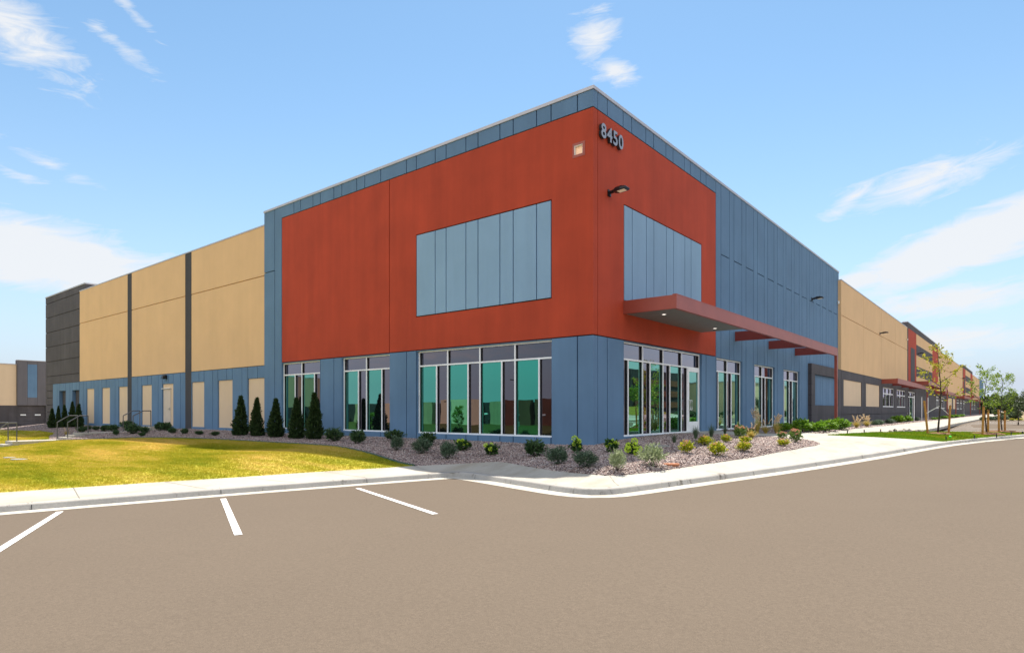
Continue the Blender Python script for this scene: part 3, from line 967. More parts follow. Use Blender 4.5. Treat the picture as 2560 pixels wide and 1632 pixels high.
right_wing(32.28, 64.7, True)
ins = [(33.07, 39.5, 1.165, 3.04), (41.26, 47.52, 1.165, 3.04)]
hw = ins + [(49.2, 55.6, 1.17, 2.98), (57.33, 63.6, 1.17, 2.98), (65.4, 71.5, -.02, 2.97)]
hw2 = [(94.4, 98.6, 1.17, 2.98), (101, 108, 1.17, 2.98), (113.0, 121.5, 1.165, 3.04), (123.5, 130, 1.165, 3.04), (131.5, 138, 1.17, 2.98), (140, 146, 1.17, 2.98), (148, 154.5, -.02, 2.97), (178, 184, 1.17, 2.98), (187, 194, 1.17, 2.98)]
mb = MB(); wall(mb, RT, 32.28, 238, -.6, 3.66, [32.4, 40.5, 48.4, 56.5, 64.5, 72, 80, 88, 96, 104, 112, 122.5, 131, 139, 147, 155, 164, 172, 180], [.55], hw + hw2, depth=.18); part(mb, 'grey_wall', 'grey_paint')
for a, b, z0, z1 in ins + hw2[2:4]:
    mb = MB(); RT.box(mb, a + .004, b - .004, -.15, -.05, z0, z1); part(mb, 'infill_panel', 'pale_tan_paint')
for (a, b, z0, z1) in hw[2:4]:
    w3 = (b - a) / 3
    storefront(RT, (a, b), z0, z1, 2.40, [a + w3, a + 2 * w3], [], lambda i: False, recess=.07, fw=.09, bar=.10)
storefront(RT, DN, -.02, 2.97, 2.38, [67.2, 69.6], [], lambda i: i % 2 == 1, recess=.07, fw=.1, bar=.12)
for (a, b, z0, z1) in hw2[:2] + hw2[4:]:
    w3 = (b - a) / 3
    storefront(RT, (a, b), z0, z1, 2.40, [a + w3, a + 2 * w3], [], lambda i: False, recess=.07, fw=.12, bar=.16)
mb = MB()                                                       # raked block joints beside the far door
for zz in (1.18, 1.80, 2.42, 3.05):
    RT.box(mb, 71.9, 88, -.01, .003, zz - .012, zz + .012)
part(mb, 'block_joints', 'black_rubber')


def tower(y0, y1, red0, red1):
    mb = MB()
    for z0, z1 in ((9.97, 10.58), (7.46, 8.70), (4.90, 6.13)): RT.box(mb, red0, red1, -.2, .035, z0, z1)
    RT.box(mb, y0, red0, -.2, .035, 9.97, 10.58); RT.box(mb, red1, y1, -.2, .035, 9.97, 10.58)
    mb.box(-1.4, .0, y0, y0 + .3, 9.4, 10.58)
    mb.box(-1.4, .0, y1 - .3, y1, 9.4, 10.58)
    RT.box(mb, y0, y0 + .55, -.2, .033, 3.66, 9.97)
    part(mb, 'grey_wall', 'grey_paint')
    mb = MB()
    for z0, z1 in ((8.70, 9.97), (6.13, 7.46), (3.68, 4.90)): RT.box(mb, red0, red1, -.2, .025, z0, z1)
    part(mb, 'tan_wall', 'tan_paint')
    for a, b in ((y0 + .55, red0), (red1, y1)):
        mb = MB(); RT.box(mb, a, b, -.2, .03, 3.68, 9.97); part(mb, 'red_wall', 'red_paint')
    w = (red0 - y0 - .55)
    mb = MB(); RT.box(mb, y0 + .55 + .28 * w, y0 + .55 + .78 * w, .03, .045, 3.7, 8.0); part(mb, 'inset_panel', 'grey_paint')
    mb = MB(); RT.box(mb, y0 - .02, y1 + .02, -.45, .06, 10.58, 10.66); part(mb, 'coping', 'coping_metal')


tower(64.72, 96.9, 72.0, 89.2)
right_wing(97.0, 147.0, False)
tower(147.1, 180.4, 154.9, 172.2)
right_wing(180.5, 214, False)
mb = MB(); RT.box(mb, 214.02, 238, -.2, 0, 3.68, 10.5); part(mb, 'blue_wall', 'blue_paint')


# ---- canopies
def canopy(name_lbl, y0, y1, xo, z0, z1, xw, soffit=None, beams=(), post=None, side0=True, lights=()):
    fm = MB()
    fm.box(xo - .12, xo, y0, y1, z0, z1)                        # fascia along the front
    if side0: fm.box(xw, xo - .12, y0, y0 + .10, z0, z1)
    fm.box(xo - .13, xo + .006, y0 - .006, y1 + .006, z1, z1 + .025)
    can = part(fm, 'canopy', 'red_metal', label=name_lbl)
    if soffit:
        sm = MB(); sm.box(xw, xo - .12, y0 + .10, soffit, z0 + .012, z0 + .06); part(sm, 'soffit', 'soffit_metal', can)
        sm = MB(); sm.box(xw, xo - .12, y0 + .10, soffit, z1 - .07, z1 - .004); part(sm, 'canopy_deck', 'red_metal', can)
    for yb in beams:
        bm = MB(); bm.box(xw, xo - .12, yb, yb + .13, z0 + .004, z1 - .004); part(bm, 'beam', 'dark_red_steel', can)
    if post:
        pm = MB(); pm.box(xo - .14, xo, y1 - .17, y1, -.25, z0); part(pm, 'post', 'red_metal', can)
    for lx, ly in lights:
        lm = MB(); lm.tube([(lx, ly, z0 + .012), (lx, ly, z0 + .004)], .085, 20); dl = part(lm, 'downlight', 'white_frame', can)
        lm = MB(); lm.tube([(lx, ly, z0 + .003), (lx, ly, z0 + .001)], .06, 18); part(lm, 'lens', 'downlight_glow', dl)
    return can


canopy('long red entrance canopy with a grey soffit over the glass door', 1.83, 23.35, 1.83, 3.94, 4.36, .0, 8.16, (11.99, 16.80, 21.55), True, lights=((.95, 2.81), (.92, 7.25)))
canopy('lower red canopy over the small grey windows', 48.5, 71.5, 1.45, 3.25, 3.67, .2, None, (54.5, 60.5, 66.0), True)
canopy('upper red canopy at the banded grey tower', 66.9, 90, 1.96, 3.72, 4.12, .2, 69, (74, 80, 86), True)
canopy('red canopy beyond the banded tower', 93, 112, 1.45, 3.25, 3.67, .2, 95, (98, 104), True)
canopy('small red canopy before the second banded tower', 131, 150, 1.45, 3.25, 3.67, .2, 133, (138, 144), True)
canopy('farthest red canopy at the end of the long wing', 150.5, 176, 1.96, 3.72, 4.12, .2, 153, (160,), True)
canopy('last red canopy before the blue far end', 181, 205, 1.45, 3.25, 3.67, .2, 184, (), True)

# ------------------------------------------------------------------ things fixed to the walls
# address number
num = empty('address_number', (.03, .42, 9.17))
tag(num, 'raised grey address number 8450 on the red wall by the corner', 'address number')


def digit(ch, y, z, h):
    cu = bpy.data.curves.new('digit', 'FONT'); cu.body = ch; cu.size = 1.0; cu.extrude = .045; cu.offset = .022
    cu.resolution_u = 6
    tmp = bpy.data.objects.new('digit_tmp', cu); COL.objects.link(tmp)
    bpy.context.view_layer.update()
    dg = bpy.context.evaluated_depsgraph_get()
    me = bpy.data.meshes.new_from_object(tmp.evaluated_get(dg))
    bpy.data.objects.remove(tmp)
    co = np.empty(len(me.vertices) * 3); me.vertices.foreach_get('co', co); co = co.reshape(-1, 3)
    lo, hi = co.min(0), co.max(0)
    s = h / (hi[1] - lo[1]); w = min((hi[0] - lo[0]) * s, .33)
    out = np.empty_like(co)
    out[:, 1] = y + (co[:, 0] - lo[0]) / (hi[0] - lo[0]) * w
    out[:, 2] = z + (co[:, 1] - lo[1]) * s
    out[:, 0] = .02 + (co[:, 2] - lo[2])
    me.vertices.foreach_set('co', out.ravel())
    me.materials.clear(); me.materials.append(MATS['digit_metal']); me.materials.append(MATS['digit_edge'])
    me.update()
    for p in me.polygons: p.material_index = 0 if abs(p.normal.x) > .7 else 1
    o = bpy.data.objects.new('digit', me); COL.objects.link(o); o.parent = num
    o.matrix_parent_inverse = Matrix.Translation(-Vector(num.location))
    return o


for ch, yy in (('8', .29), ('4', .635), ('5', 1.005), ('0', 1.345)): digit(ch, yy, 9.125, .455)


# wall lamps: bracket, arm and tapered head with a lens below
def wall_lamp_meshes():
    a = MB(); a.box(0, .05, -.11, .11, -.17, .13); a.box(.05, .11, -.06, .06, -.19, -.02)
    a.tube([(.04, 0, 0), (.24, 0, .02), (.40, 0, .06)], [.075, .085, .09], 10)
    h = MB()
    prof = [(.30, -.05, .11, .12), (.42, -.055, .16, .19), (.70, -.045, .175, .23), (.95, -.02, .12, .22), (1.03, -.005, .04, .17)]
    v = []
    for x, zb, zt, w in prof:
        v += [(x, -w, zb), (x, w, zb), (x, w * .95, (zb + zt) / 2 + .02), (x, w * .55, zt), (x, -w * .55, zt), (x, -w * .95, (zb + zt) / 2 + .02)]
    f = []
    for i in range(4):
        for k in range(6): f.append((i * 6 + k, i * 6 + (k + 1) % 6, i * 6 + 6 + (k + 1) % 6, i * 6 + 6 + k))
    f += [(5, 4, 3, 2, 1, 0), (24, 25, 26, 27, 28, 29)]
    h.add(v, f)
    l = MB(); l.add([(.52, -.15, -.062), (.90, -.15, -.036), (.90, .15, -.036), (.52, .15, -.062)], [(0, 3, 2, 1)])
    return a, h, l


def make_lamp():
    t = empty('wall_lamp')
    a, h, l = wall_lamp_meshes()
    b_ = a.build('bracket', 'black_metal'); b_.parent = t
    hd = h.build('lamp_head', 'black_metal', bevel=.012); hd.parent = t
    ln = l.build('lens', 'lamp_lens'); ln.parent = t
    return t


def copy_tree(o, parent=None):
    c = o.copy(); COL.objects.link(c); c.parent = parent
    if parent is not None: c.matrix_parent_inverse = o.matrix_parent_inverse.copy()
    for ch in list(o.children): copy_tree(ch, c)
    return c


lamp0 = make_lamp()
lamps = [((.0, .90, 7.60), 'black wall lamp on the red wall below the number'), ((.0, 25.2, 7.66), 'black wall lamp on the grooved blue wall above the canopy'),
         ((.2, 47.5, 7.68), 'black wall lamp on the plain tan wall beyond the blue wall'), ((.235, 73.2, 7.70), 'black wall lamp on a grey band of the first banded tower'),
         ((.2, 98.5, 7.69), 'black wall lamp at the tan wall edge just past the first tower'), ((.2, 117.3, 7.63), 'black wall lamp halfway along the second tan wall'),
         ((.2, 145.2, 7.65), 'black wall lamp beside the second banded tower'), ((.235, 165.7, 7.59), 'black wall lamp on the second banded tower itself'),
         ((.2, 196.8, 7.59), 'smallest black wall lamp, on the last tan wall')]
for i, (loc, lb) in enumerate(lamps):
    o = lamp0 if i == 0 else copy_tree(lamp0)
    o.location = loc; o.scale = (.66, .66, .66)
    tag(o, lb, 'wall lamp', 'wall lamps along the right facade')

# recessed lit fixture on the left red panel
fx = empty('recessed_light', (-.53, 0, 8.8))
tag(fx, 'square recessed light glowing warm in the red panel near the corner', 'light fixture')
mb = MB()
for x0, x1, z0, z1 in ((-.74, -.69, 8.58, 9.02), (-.38, -.29, 8.58, 9.02), (-.69, -.38, 8.58, 8.66), (-.69, -.38, 8.95, 9.02)): mb.box(x0, x1, -.012, -.001, z0, z1)
o = mb.build('trim', 'red_metal', fx)
mb = MB(); mb.box(-.69, -.38, .10, .12, 8.66, 8.95); mb.box(-.69, -.38, .0, .10, 8.93, 8.95); mb.box(-.69, -.675, 0, .10, 8.66, 8.93); mb.box(-.395, -.38, 0, .1, 8.66, 8.93)
mb.build('reflector', 'white_paint', fx)
mb = MB(); mb.box(-.67, -.40, .085, .098, 8.68, 8.92); mb.build('lamp', 'lamp_glow', fx)

# small flood lights and the lamp over the service door
for loc, lb in (((.0, 32.0, 8.35), 'small white floodlight high at the blue wall end beside the tan wall'), ((.2, 64.2, 8.6), 'small white floodlight at the tan wall end beside the first tower')):
    t = empty('floodlight', loc); t.scale = (.6, .6, .6); tag(t, lb, 'floodlight', 'small floodlights on the right facade')
    mb = MB(); mb.box(0, .10, -.08, .08, -.05, .05); mb.build('bracket', 'black_metal').parent = t
    mb = MB(); mb.add([(.10, -.16, -.17), (.22, -.16, -.13), (.22, -.16, .17), (.10, -.16, .14), (.10, .16, -.17), (.22, .16, -.13), (.22, .16, .17), (.10, .16, .14)], [(0, 1, 2, 3), (7, 6, 5, 4), (0, 4, 5, 1), (1, 5, 6, 2), (2, 6, 7, 3), (3, 7, 4, 0)]); mb.build('lamp_head', 'white_paint').parent = t
t = empty('door_lamp', (-30.35, .08, 2.86)); tag(t, 'small black lamp on the blue band above the service door', 'wall lamp')
mb = MB(); mb.box(-.09, .09, -.06, 0, -.10, .12); mb.build('bracket', 'black_metal').parent = t
mb = MB(); mb.add([(-.14, -.30, -.12), (.14, -.30, -.12), (.14, -.06, -.12), (-.14, -.06, -.12), (-.10, -.24, .10), (.10, -.24, .10), (.12, -.06, .14), (-.12, -.06, .14)], [(0, 3, 2, 1), (4, 5, 6, 7), (0, 1, 5, 4), (1, 2, 6, 5), (2, 3, 7, 6), (3, 0, 4, 7)]); mb.build('lamp_head', 'black_metal').parent = t

# ------------------------------------------------------------------ service walk with steps and handrails
mb = MB()
XA, XB = -31.15, -29.75
mb.box(XA, XB, -1.05, .06, -.6, -.125)                       # stoop
mb.box(XA, XB, -1.42, -1.05, -.7, -.265); mb.box(XA, XB, -4.55, -1.42, -1.0, -.405)
mb.box(XA, XB, -4.90, -4.55, -1.1, -.515); mb.box(XA, XB, -5.25, -4.90, -1.1, -.63); mb.box(XA, XB, -7.55, -5.25, -1.4, -.75)
mb.box(XA, XB, -7.9, -7.55, -1.5, -.90); mb.box(XA, XB, -8.25, -7.9, -1.6, -1.05); mb.box(XA, XB, -14, -8.25, -2.0, -1.2)
tag(mb.build('service_path', 'concrete', bevel=.012), kind='structure')


def handrail(x, ya, za, yb, zb, label):
    """ya lower post, yb upper post."""
    t = empty('handrail', (x, ya, za)); tag(t, label, 'handrail', 'handrails on the service path steps')
    for y, z in ((ya, za), (yb, zb)):
        m_ = MB(); m_.tube([(0, y - ya, z - za - .25), (0, y - ya, z - za + .945)], .026, 8); m_.build('post', 'rail_metal').parent = t
    m_ = MB(); m_.tube([(0, 0, .93), (0, (yb - ya) * .58, zb - za + .945), (0, yb - ya, zb - za + .945)], .028, 8); m_.build('top_rail', 'rail_metal').parent = t
    m_ = MB()
    return t


handrail(-31.05, -2.05, -.405, -1.15, -.135, 'black handrail left of the steps directly below the service door')
handrail(-29.85, -1.95, -.405, -1.00, -.135, 'black handrail right of the steps directly below the service door')
handrail(-31.05, -5.30, -.75, -4.35, -.405, 'grey handrail on the left of the middle steps in the lawn')
handrail(-29.85, -5.15, -.75, -4.20, -.405, 'grey handrail on the right of the middle steps in the lawn')
handrail(-31.05, -8.35, -1.2, -7.45, -.75, 'grey handrail on the far side of the lowest steps at the picture edge')
handrail(-29.85, -8.25, -1.2, -7.35, -.75, 'grey handrail on the near side of the lowest steps at the picture edge')

# ------------------------------------------------------------------ neighbour warehouse on the left
NB = empty('neighbour_warehouse', (-102, 8, -1.85))
tag(NB, 'distant tan and grey warehouse with a loading dock, behind the grey end', 'building')


def npart(mb, name, mat, parent=None):
    return part(mb, name, mat, parent or NB)


X0 = -102.0
mb = MB(); mb.box(X0 - 60, X0, -60, 8.55, 1.6, 7.45); npart(mb, 'tan_wall', 'pale_tan_paint')
mb = MB(); mb.box(X0 - 60, X0 + .02, -60, 8.55, -2.2, 1.58); npart(mb, 'grey_wall', 'grey_paint')
mb = MB(); mb.box(X0 - 60, X0, 12.9, 90, -2.2, 7.45); npart(mb, 'tan_wall', 'pale_tan_paint')
mb = MB()
for a, b in ((8.6, 9.75), (9.77, 10.95), (10.97, 12.15), (12.17, 12.9)): 
    mb.box(X0 - .2, X0 + .35, a, b, 1.62, 8.05)
mb.box(X0 - .2, X0 + .35, 12.0, 12.9, -2.2, 1.6); mb.box(X0 - .2, X0 + .35, 8.5, 12.0, -2.2, -1.25); mb.box(X0 - .3, X0 - .19, 8.5, 12.9, -2.2, 8.05)
npart(mb, 'grey_tower', 'neighbour_grey')
mb = MB(); mb.box(X0 + .2, X0 + .36, 9.78, 10.90, 2.75, 7.55); npart(mb, 'inset_panel', 'blue_paint')
mb = MB()
for k in range(5): mb.box(X0 - .1, X0 + .05, 8.5, 11.95, -1.2 + k * .56, -1.2 + k * .56 + .545)
dd = npart(mb, 'dock_door', 'grey_paint')
for a_, b_ in ((9.0, 9.65), (10.7, 11.4)):
    mb = MB(); mb.box(X0 + .05, X0 + .07, a_, b_, .15, .32); npart(mb, 'door_window', 'white_frame', dd)
mb = MB(); mb.box(X0 + .3, X0 + .75, 9.1, 11.4, -1.75, -1.3); npart(mb, 'dock_leveler', 'plastic_lid')
mb = MB(); mb.box(X0 + .3, X0 + .6, 8.55, 9.0, -1.55, -1.2); npart(mb, 'dock_bumper', 'black_rubber')
mb = MB(); mb.box(X0 + .3, X0 + .6, 11.5, 11.95, -1.55, -1.2); npart(mb, 'dock_bumper', 'black_rubber')
mb = MB(); mb.box(X0 - 60.05, X0 + .08, -60, 8.55, 7.45, 7.56); mb.box(X0 - 60.05, X0 + .08, 12.9, 90, 7.45, 7.56); mb.box(X0 - .3, X0 + .4, 8.5, 12.95, 8.05, 8.15); npart(mb, 'coping', 'coping_metal')

t = empty('guard_rail', (-70, -4.0, -1.7)); tag(t, 'grey guard rail by the far dock at the left picture edge', 'guard rail')
for k in range(3):
    m_ = MB(); m_.tube([(0, k * 1.2 - 2.4, 0), (0, k * 1.2 - 2.4, 1.5)], .03, 6); m_.build('post', 'rail_metal').parent = t
for z in (.8, 1.05, 1.3, 1.5):
    m_ = MB(); m_.tube([(0, -3.6, z), (0, 0.05, z)], .02, 6); m_.build('rail', 'rail_metal').parent = t
t = empty('bollard', (-45.0, -7.6, -1.35)); tag(t, 'yellow bollard beside the lowest steps at the left picture edge', 'bollard')
m_ = MB(); m_.tube([(0, 0, -.3), (0, 0, .95), (0, 0, 1.03), (0, 0, 1.06)], [.26, .26, .2, .05], 18); m_.build('post_body', 'yellow_paint').parent = t
m_ = MB(); m_.tube([(0, 0, .42), (0, 0, .60)], .263, 18); m_.build('band', 'white_paint').parent = t

# ------------------------------------------------------------------ ground cover: stones and grass blades


def scatter(poly, n_try, dens, seed, cx=10.0, cy=-16.0):
    """Random points in poly; dens(distance) in 0..1 thins them out away from the road."""
    rng = np.random.RandomState(seed)
    p = np.array(poly)
    X = rng.uniform(p[:, 0].min(), p[:, 0].max(), n_try); Y = rng.uniform(p[:, 1].min(), p[:, 1].max(), n_try)
    d = np.hypot(X - cx, Y - cy)
    k = rng.rand(n_try) < dens(d)
    X, Y = X[k], Y[k]
    k = inside(X, Y, poly)
    return X[k], Y[k], rng


def stones(name, poly, n_try, dens, seed, size, label):
    X, Y, rng = scatter(poly, n_try, dens, seed)
    n = len(X)
    base = np.array([(1, 0, 0), (-1, 0, 0), (0, 1, 0), (0, -1, 0), (0, 0, 1), (0, 0, -1)], float)
    s = size * (.55 + .9 * rng.rand(n) ** 1.6)
    V = base[None] * (s[:, None, None] * (.6 + .6 * rng.rand(n, 6, 1))) + (rng.rand(n, 6, 3) - .5) * s[:, None, None] * .5
    a = rng.rand(n) * 6.28; c, q = np.cos(a)[:, None], np.sin(a)[:, None]
    x = V[..., 0] * c - V[..., 1] * q; y = V[..., 0] * q + V[..., 1] * c
    V = np.stack([x + X[:, None], y + Y[:, None], V[..., 2] * .7 + (walk_z(X, Y) - .008 + s * .2)[:, None]], -1).reshape(-1, 3)
    fb = np.array([(0, 2, 4), (2, 1, 4), (1, 3, 4), (3, 0, 4), (2, 0, 5), (1, 2, 5), (3, 1, 5), (0, 3, 5)])
    Fq = (fb[None] + (np.arange(n) * 6)[:, None, None]).reshape(-1, 3)
    tag(link(name, arr_mesh(name, V, Fq, 'gravel_stone')), label, 'gravel', kind='stuff')


near = lambda full, d0, d1, lo: (lambda d: np.clip(full + (lo - full) * (d - d0) / (d1 - d0), lo, full))
stones('gravel', bed_poly, 800000, near(1.0, 16, 45, .12), 3, .024, 'brown and grey gravel covering the planting bed around the building')
stones('gravel', [(.1, 9.9), (3.6, 12), (3.6, 80), (.2, 80)], 60000, near(1.0, 28, 90, .1), 5, .04, 'tan gravel in the planting strip along the far walk')


def grass(name, poly, n_try, dens, seed, mat, h, w, zf, label, keep=None):
    X, Y, rng = scatter(poly, n_try, dens, seed)
    if keep is not None:
        k = keep(X, Y); X, Y = X[k], Y[k]
    n = len(X); B = 3
    Z = zf(X, Y)
    d = np.hypot(X - 10, Y + 16)
    sc_ = np.clip(d / 22, .8, 2.2)[:, None]
    a = rng.rand(n, B) * 6.28; lean = .25 + .75 * rng.rand(n, B)
    hh = h * (.5 + rng.rand(n, B)); ww = w * (.7 + .6 * rng.rand(n, B)) * sc_
    bx = X[:, None] + (rng.rand(n, B) - .5) * .06 * sc_; by = Y[:, None] + (rng.rand(n, B) - .5) * .06 * sc_
    dx, dy = np.cos(a), np.sin(a)
    b = rng.rand(n, B) * 6.28; sx, sy = np.cos(b) * ww / 2, np.sin(b) * ww / 2
    z0 = np.repeat(Z[:, None], B, 1) - .004
    V = np.stack([np.stack([bx - sx, by - sy, z0], -1), np.stack([bx + sx, by + sy, z0], -1), np.stack([bx + dx * lean * hh, by + dy * lean * hh, z0 + hh * (1.1 - .6 * lean)], -1)], 2).reshape(-1, 3)
    Fq = np.arange(len(V)).reshape(-1, 3)
    tag(link(name, arr_mesh(name, V, Fq, mat)), label, 'grass', kind='stuff')


def off_path(x, y): return ~((x > XA - .05) & (x < XB + .05) & (y > -14.2))


grass('lawn_blades', lawn_poly, 900000, near(1.0, 16, 60, .06), 11, 'lawn_grass', .045, .014, T, 'patchy yellow and green mown grass of the left lawn', lambda x, y: off_path(x, y) & (x > -52) & (y > -22))
grass('island_blades', isl_poly, 160000, near(1.0, 26, 60, .3), 12, 'island_turf', .05, .016, T_isl, 'bright green grass of the kerbed island under the young trees')

e_ = resample(LAWN_BED[:17], .3)
strip_mesh('bed_edging', [col3(offset(e_, -.008), T(e_[:, 0], e_[:, 1]) - .05), col3(offset(e_, -.008), T(e_[:, 0], e_[:, 1]) + .045), col3(offset(e_, .008), T(e_[:, 0], e_[:, 1]) + .045), col3(offset(e_, .008), T(e_[:, 0], e_[:, 1]) - .05)], 'green_edging')

# ------------------------------------------------------------------ plants


def leaf_quads(Pn, D, L, Wd, rng):
    """Kite-shaped folded leaves. Pn base points, D unit directions."""
    n = len(Pn)
    L = np.broadcast_to(np.asarray(L, float), (n,))[:, None]; Wd = np.broadcast_to(np.asarray(Wd, float), (n,))[:, None]
    r_ = rng.randn(n, 3)
    S = np.cross(D, r_); S /= np.linalg.norm(S, axis=1, keepdims=True) + 1e-9
    Nn = np.cross(S, D)
    mid = Pn + D * L * .45 + Nn * L * .10
    V = np.stack([Pn, mid + S * Wd / 2, Pn + D * L, mid - S * Wd / 2], 1).reshape(-1, 3)
    return V, np.arange(n * 4).reshape(-1, 4)


def unit(a): return a / (np.linalg.norm(a, axis=-1, keepdims=True) + 1e-9)


def round_shrub(name, mat, n, leaf, seed, upright=.35, lumps=7, fill=.5, width=.5, stems=True, flowers=None):
    rng = np.random.RandomState(seed)
    d = unit(rng.randn(n, 3)); d[:, 2] = np.abs(d[:, 2]) * rng.choice([1, 1, 1, -.45], n)
    d = unit(d)
    lc = unit(rng.randn(lumps, 3)); lc[:, 2] = np.abs(lc[:, 2])
    k = (np.clip(d @ lc.T, 0, 1) ** 7).max(1)
    rad = (.58 + .52 * k) * rng.uniform(fill, 1, n) ** .5 * (1 + .10 * rng.randn(n))
    Pn = d * rad[:, None] * np.array([.5, .5, .58]) + np.array([0, 0, .40])
    Pn[:, 2] = np.maximum(Pn[:, 2], .02)
    D = unit(d * .8 + rng.randn(n, 3) * .75 + np.array([0, 0, upright]))
    V, Fq = leaf_quads(Pn, D, leaf * (.6 + .8 * rng.rand(n)), leaf * width * (.7 + .6 * rng.rand(n)), rng)
    mi = np.zeros(len(Fq), int); mats = [mat]
    if stems:
        m = 26
        e = unit(rng.randn(m, 3) * np.array([.7, .7, .5]) + np.array([0, 0, .5])) * rng.uniform(.4, .75, (m, 1)) * np.array([.55, .55, .9])
        s = np.cross(e, rng.randn(m, 3)); s = unit(s) * .012
        V2 = np.stack([-s, s, e + s * .4, e - s * .4], 1).reshape(-1, 3)
        Fq = np.r_[Fq, np.arange(m * 4).reshape(-1, 4) + len(V)]; V = np.r_[V, V2]
        mi = np.r_[mi, np.ones(m, int)]; mats = [mat, 'bark']
    if flowers:
        fm, nf, fl = flowers
        q = unit(rng.randn(nf * 14, 3)); q[:, 2] = np.abs(q[:, 2])
        kk = rng.randint(0, nf, nf * 14)
        fc = unit(rng.randn(nf, 3)); fc[:, 2] = np.abs(fc[:, 2]) * .8 + .45; fc = unit(fc)
        Pf = fc[kk] * np.array([.46, .46, .58]) + np.array([0, 0, .40]) + rng.randn(nf * 14, 3) * np.array([.06, .06, .03])
        Vf, Ff = leaf_quads(Pf, unit(q + np.array([0, 0, .6])), fl, fl * .8, rng)
        Fq = np.r_[Fq, Ff + len(V)]; V = np.r_[V, Vf]; mi = np.r_[mi, np.full(len(Ff), len(mats))]; mats = mats + [fm]
    return arr_mesh(name, V, Fq, mats, mi)


def cone_shrub(name, seed, n=3600):
    """Arborvitae: unit height, about 0.38 wide, ragged spire."""
    rng = np.random.RandomState(seed)
    t = rng.rand(n) ** 1.25
    a = rng.rand(n) * 6.283
    prof = .19 * np.clip(1 - t, 0, 1) ** .88 * (1 - .35 * np.exp(-t * 14))
    lump = 1 + .22 * np.sin(a * 3 + t * 19 + seed) + .20 * np.sin(a * 5 - t * 37 + 2 * seed) + .12 * rng.randn(n)
    r = prof * lump * rng.uniform(.35, 1, n) ** .4
    Pn = np.c_[r * np.cos(a), r * np.sin(a), t * .97 + .01]
    Pn[:, 0] += .012 * np.sin(t * 5 + seed)
    out = np.c_[np.cos(a), np.sin(a), np.zeros(n)]
    D = unit(out * .55 + np.array([0, 0, .9]) + rng.randn(n, 3) * .33)
    V, Fq = leaf_quads(Pn, D, .062 * (.6 + .8 * rng.rand(n)), .030 * (.6 + .8 * rng.rand(n)), rng)
    m = 16                                                   # leaders at the very top
    tp = np.c_[rng.randn(m, 2) * .008, rng.uniform(.88, .97, m)]
    V2, F2 = leaf_quads(tp, unit(rng.randn(m, 3) * .18 + np.array([0, 0, 1])), .07, .012, rng)
    return arr_mesh(name, np.r_[V, V2], np.r_[Fq, F2 + len(V)], 'arborvitae_leaf')


def grass_clump(name, mat, n, seed, spread=.5, plumes=0, wid=.016, arch=.5):
    rng = np.random.RandomState(seed)
    a = rng.rand(n) * 6.283; l = rng.uniform(.5, 1, n); out = rng.rand(n) ** .7 * spread
    segs = 4
    V = []; Fq = []; mi = []
    b0 = np.c_[np.cos(a) * .08 * rng.rand(n), np.sin(a) * .08 * rng.rand(n), np.zeros(n)]
    dirv = np.c_[np.cos(a), np.sin(a)]
    sv = np.c_[-np.sin(a), np.cos(a)]
    rows = []
    for k in range(segs + 1):
        t = k / segs
        w_ = wid * (1 - t * .92)
        c = b0.copy(); c[:, :2] += dirv * (out * t ** 1.7)[:, None]; c[:, 2] += l * (t - arch * .45 * out / spread * t ** 2.4)
        p, q = c.copy(), c.copy(); p[:, :2] -= sv * w_; q[:, :2] += sv * w_
        rows += [p, q]
    V = np.stack(rows, 1).reshape(-1, 3)
    w2 = 2 * (segs + 1)
    fb = np.array([(2 * k, 2 * k + 1, 2 * k + 3, 2 * k + 2) for k in range(segs)])
    Fq = (fb[None] + (np.arange(n) * w2)[:, None, None]).reshape(-1, 4)
    mi = np.zeros(len(Fq), int); mats = [mat]
    if plumes:
        mats = [mat, 'plume_head']
        for i in range(plumes):
            aa = rng.rand() * 6.283; o_ = rng.uniform(.15, .5); h_ = rng.uniform(.95, 1.5)
            tip = np.array([math.cos(aa) * o_, math.sin(aa) * o_, h_])
            m = 26
            tt = rng.uniform(.62, 1, m)
            Pp = tip[None] * np.c_[tt ** 1.6, tt ** 1.6, tt]
            Vp, Fp = leaf_quads(Pp, unit(tip[None] * np.array([1.2, 1.2, .6]) + rng.randn(m, 3) * .28), .13, .05, rng)
            s_ = unit(np.cross(tip, (0, 0, 1.0))) * .006
            Vs = np.array([-s_, s_, tip + s_, tip - s_]); Fs = np.array([[0, 1, 2, 3]])
            Fq = np.r_[Fq, Fp + len(V), Fs + len(V) + len(Vp)]; V = np.r_[V, Vp, Vs]; mi = np.r_[mi, np.ones(len(Fp) + 1, int)]
    return arr_mesh(name, V, Fq, mats, mi)


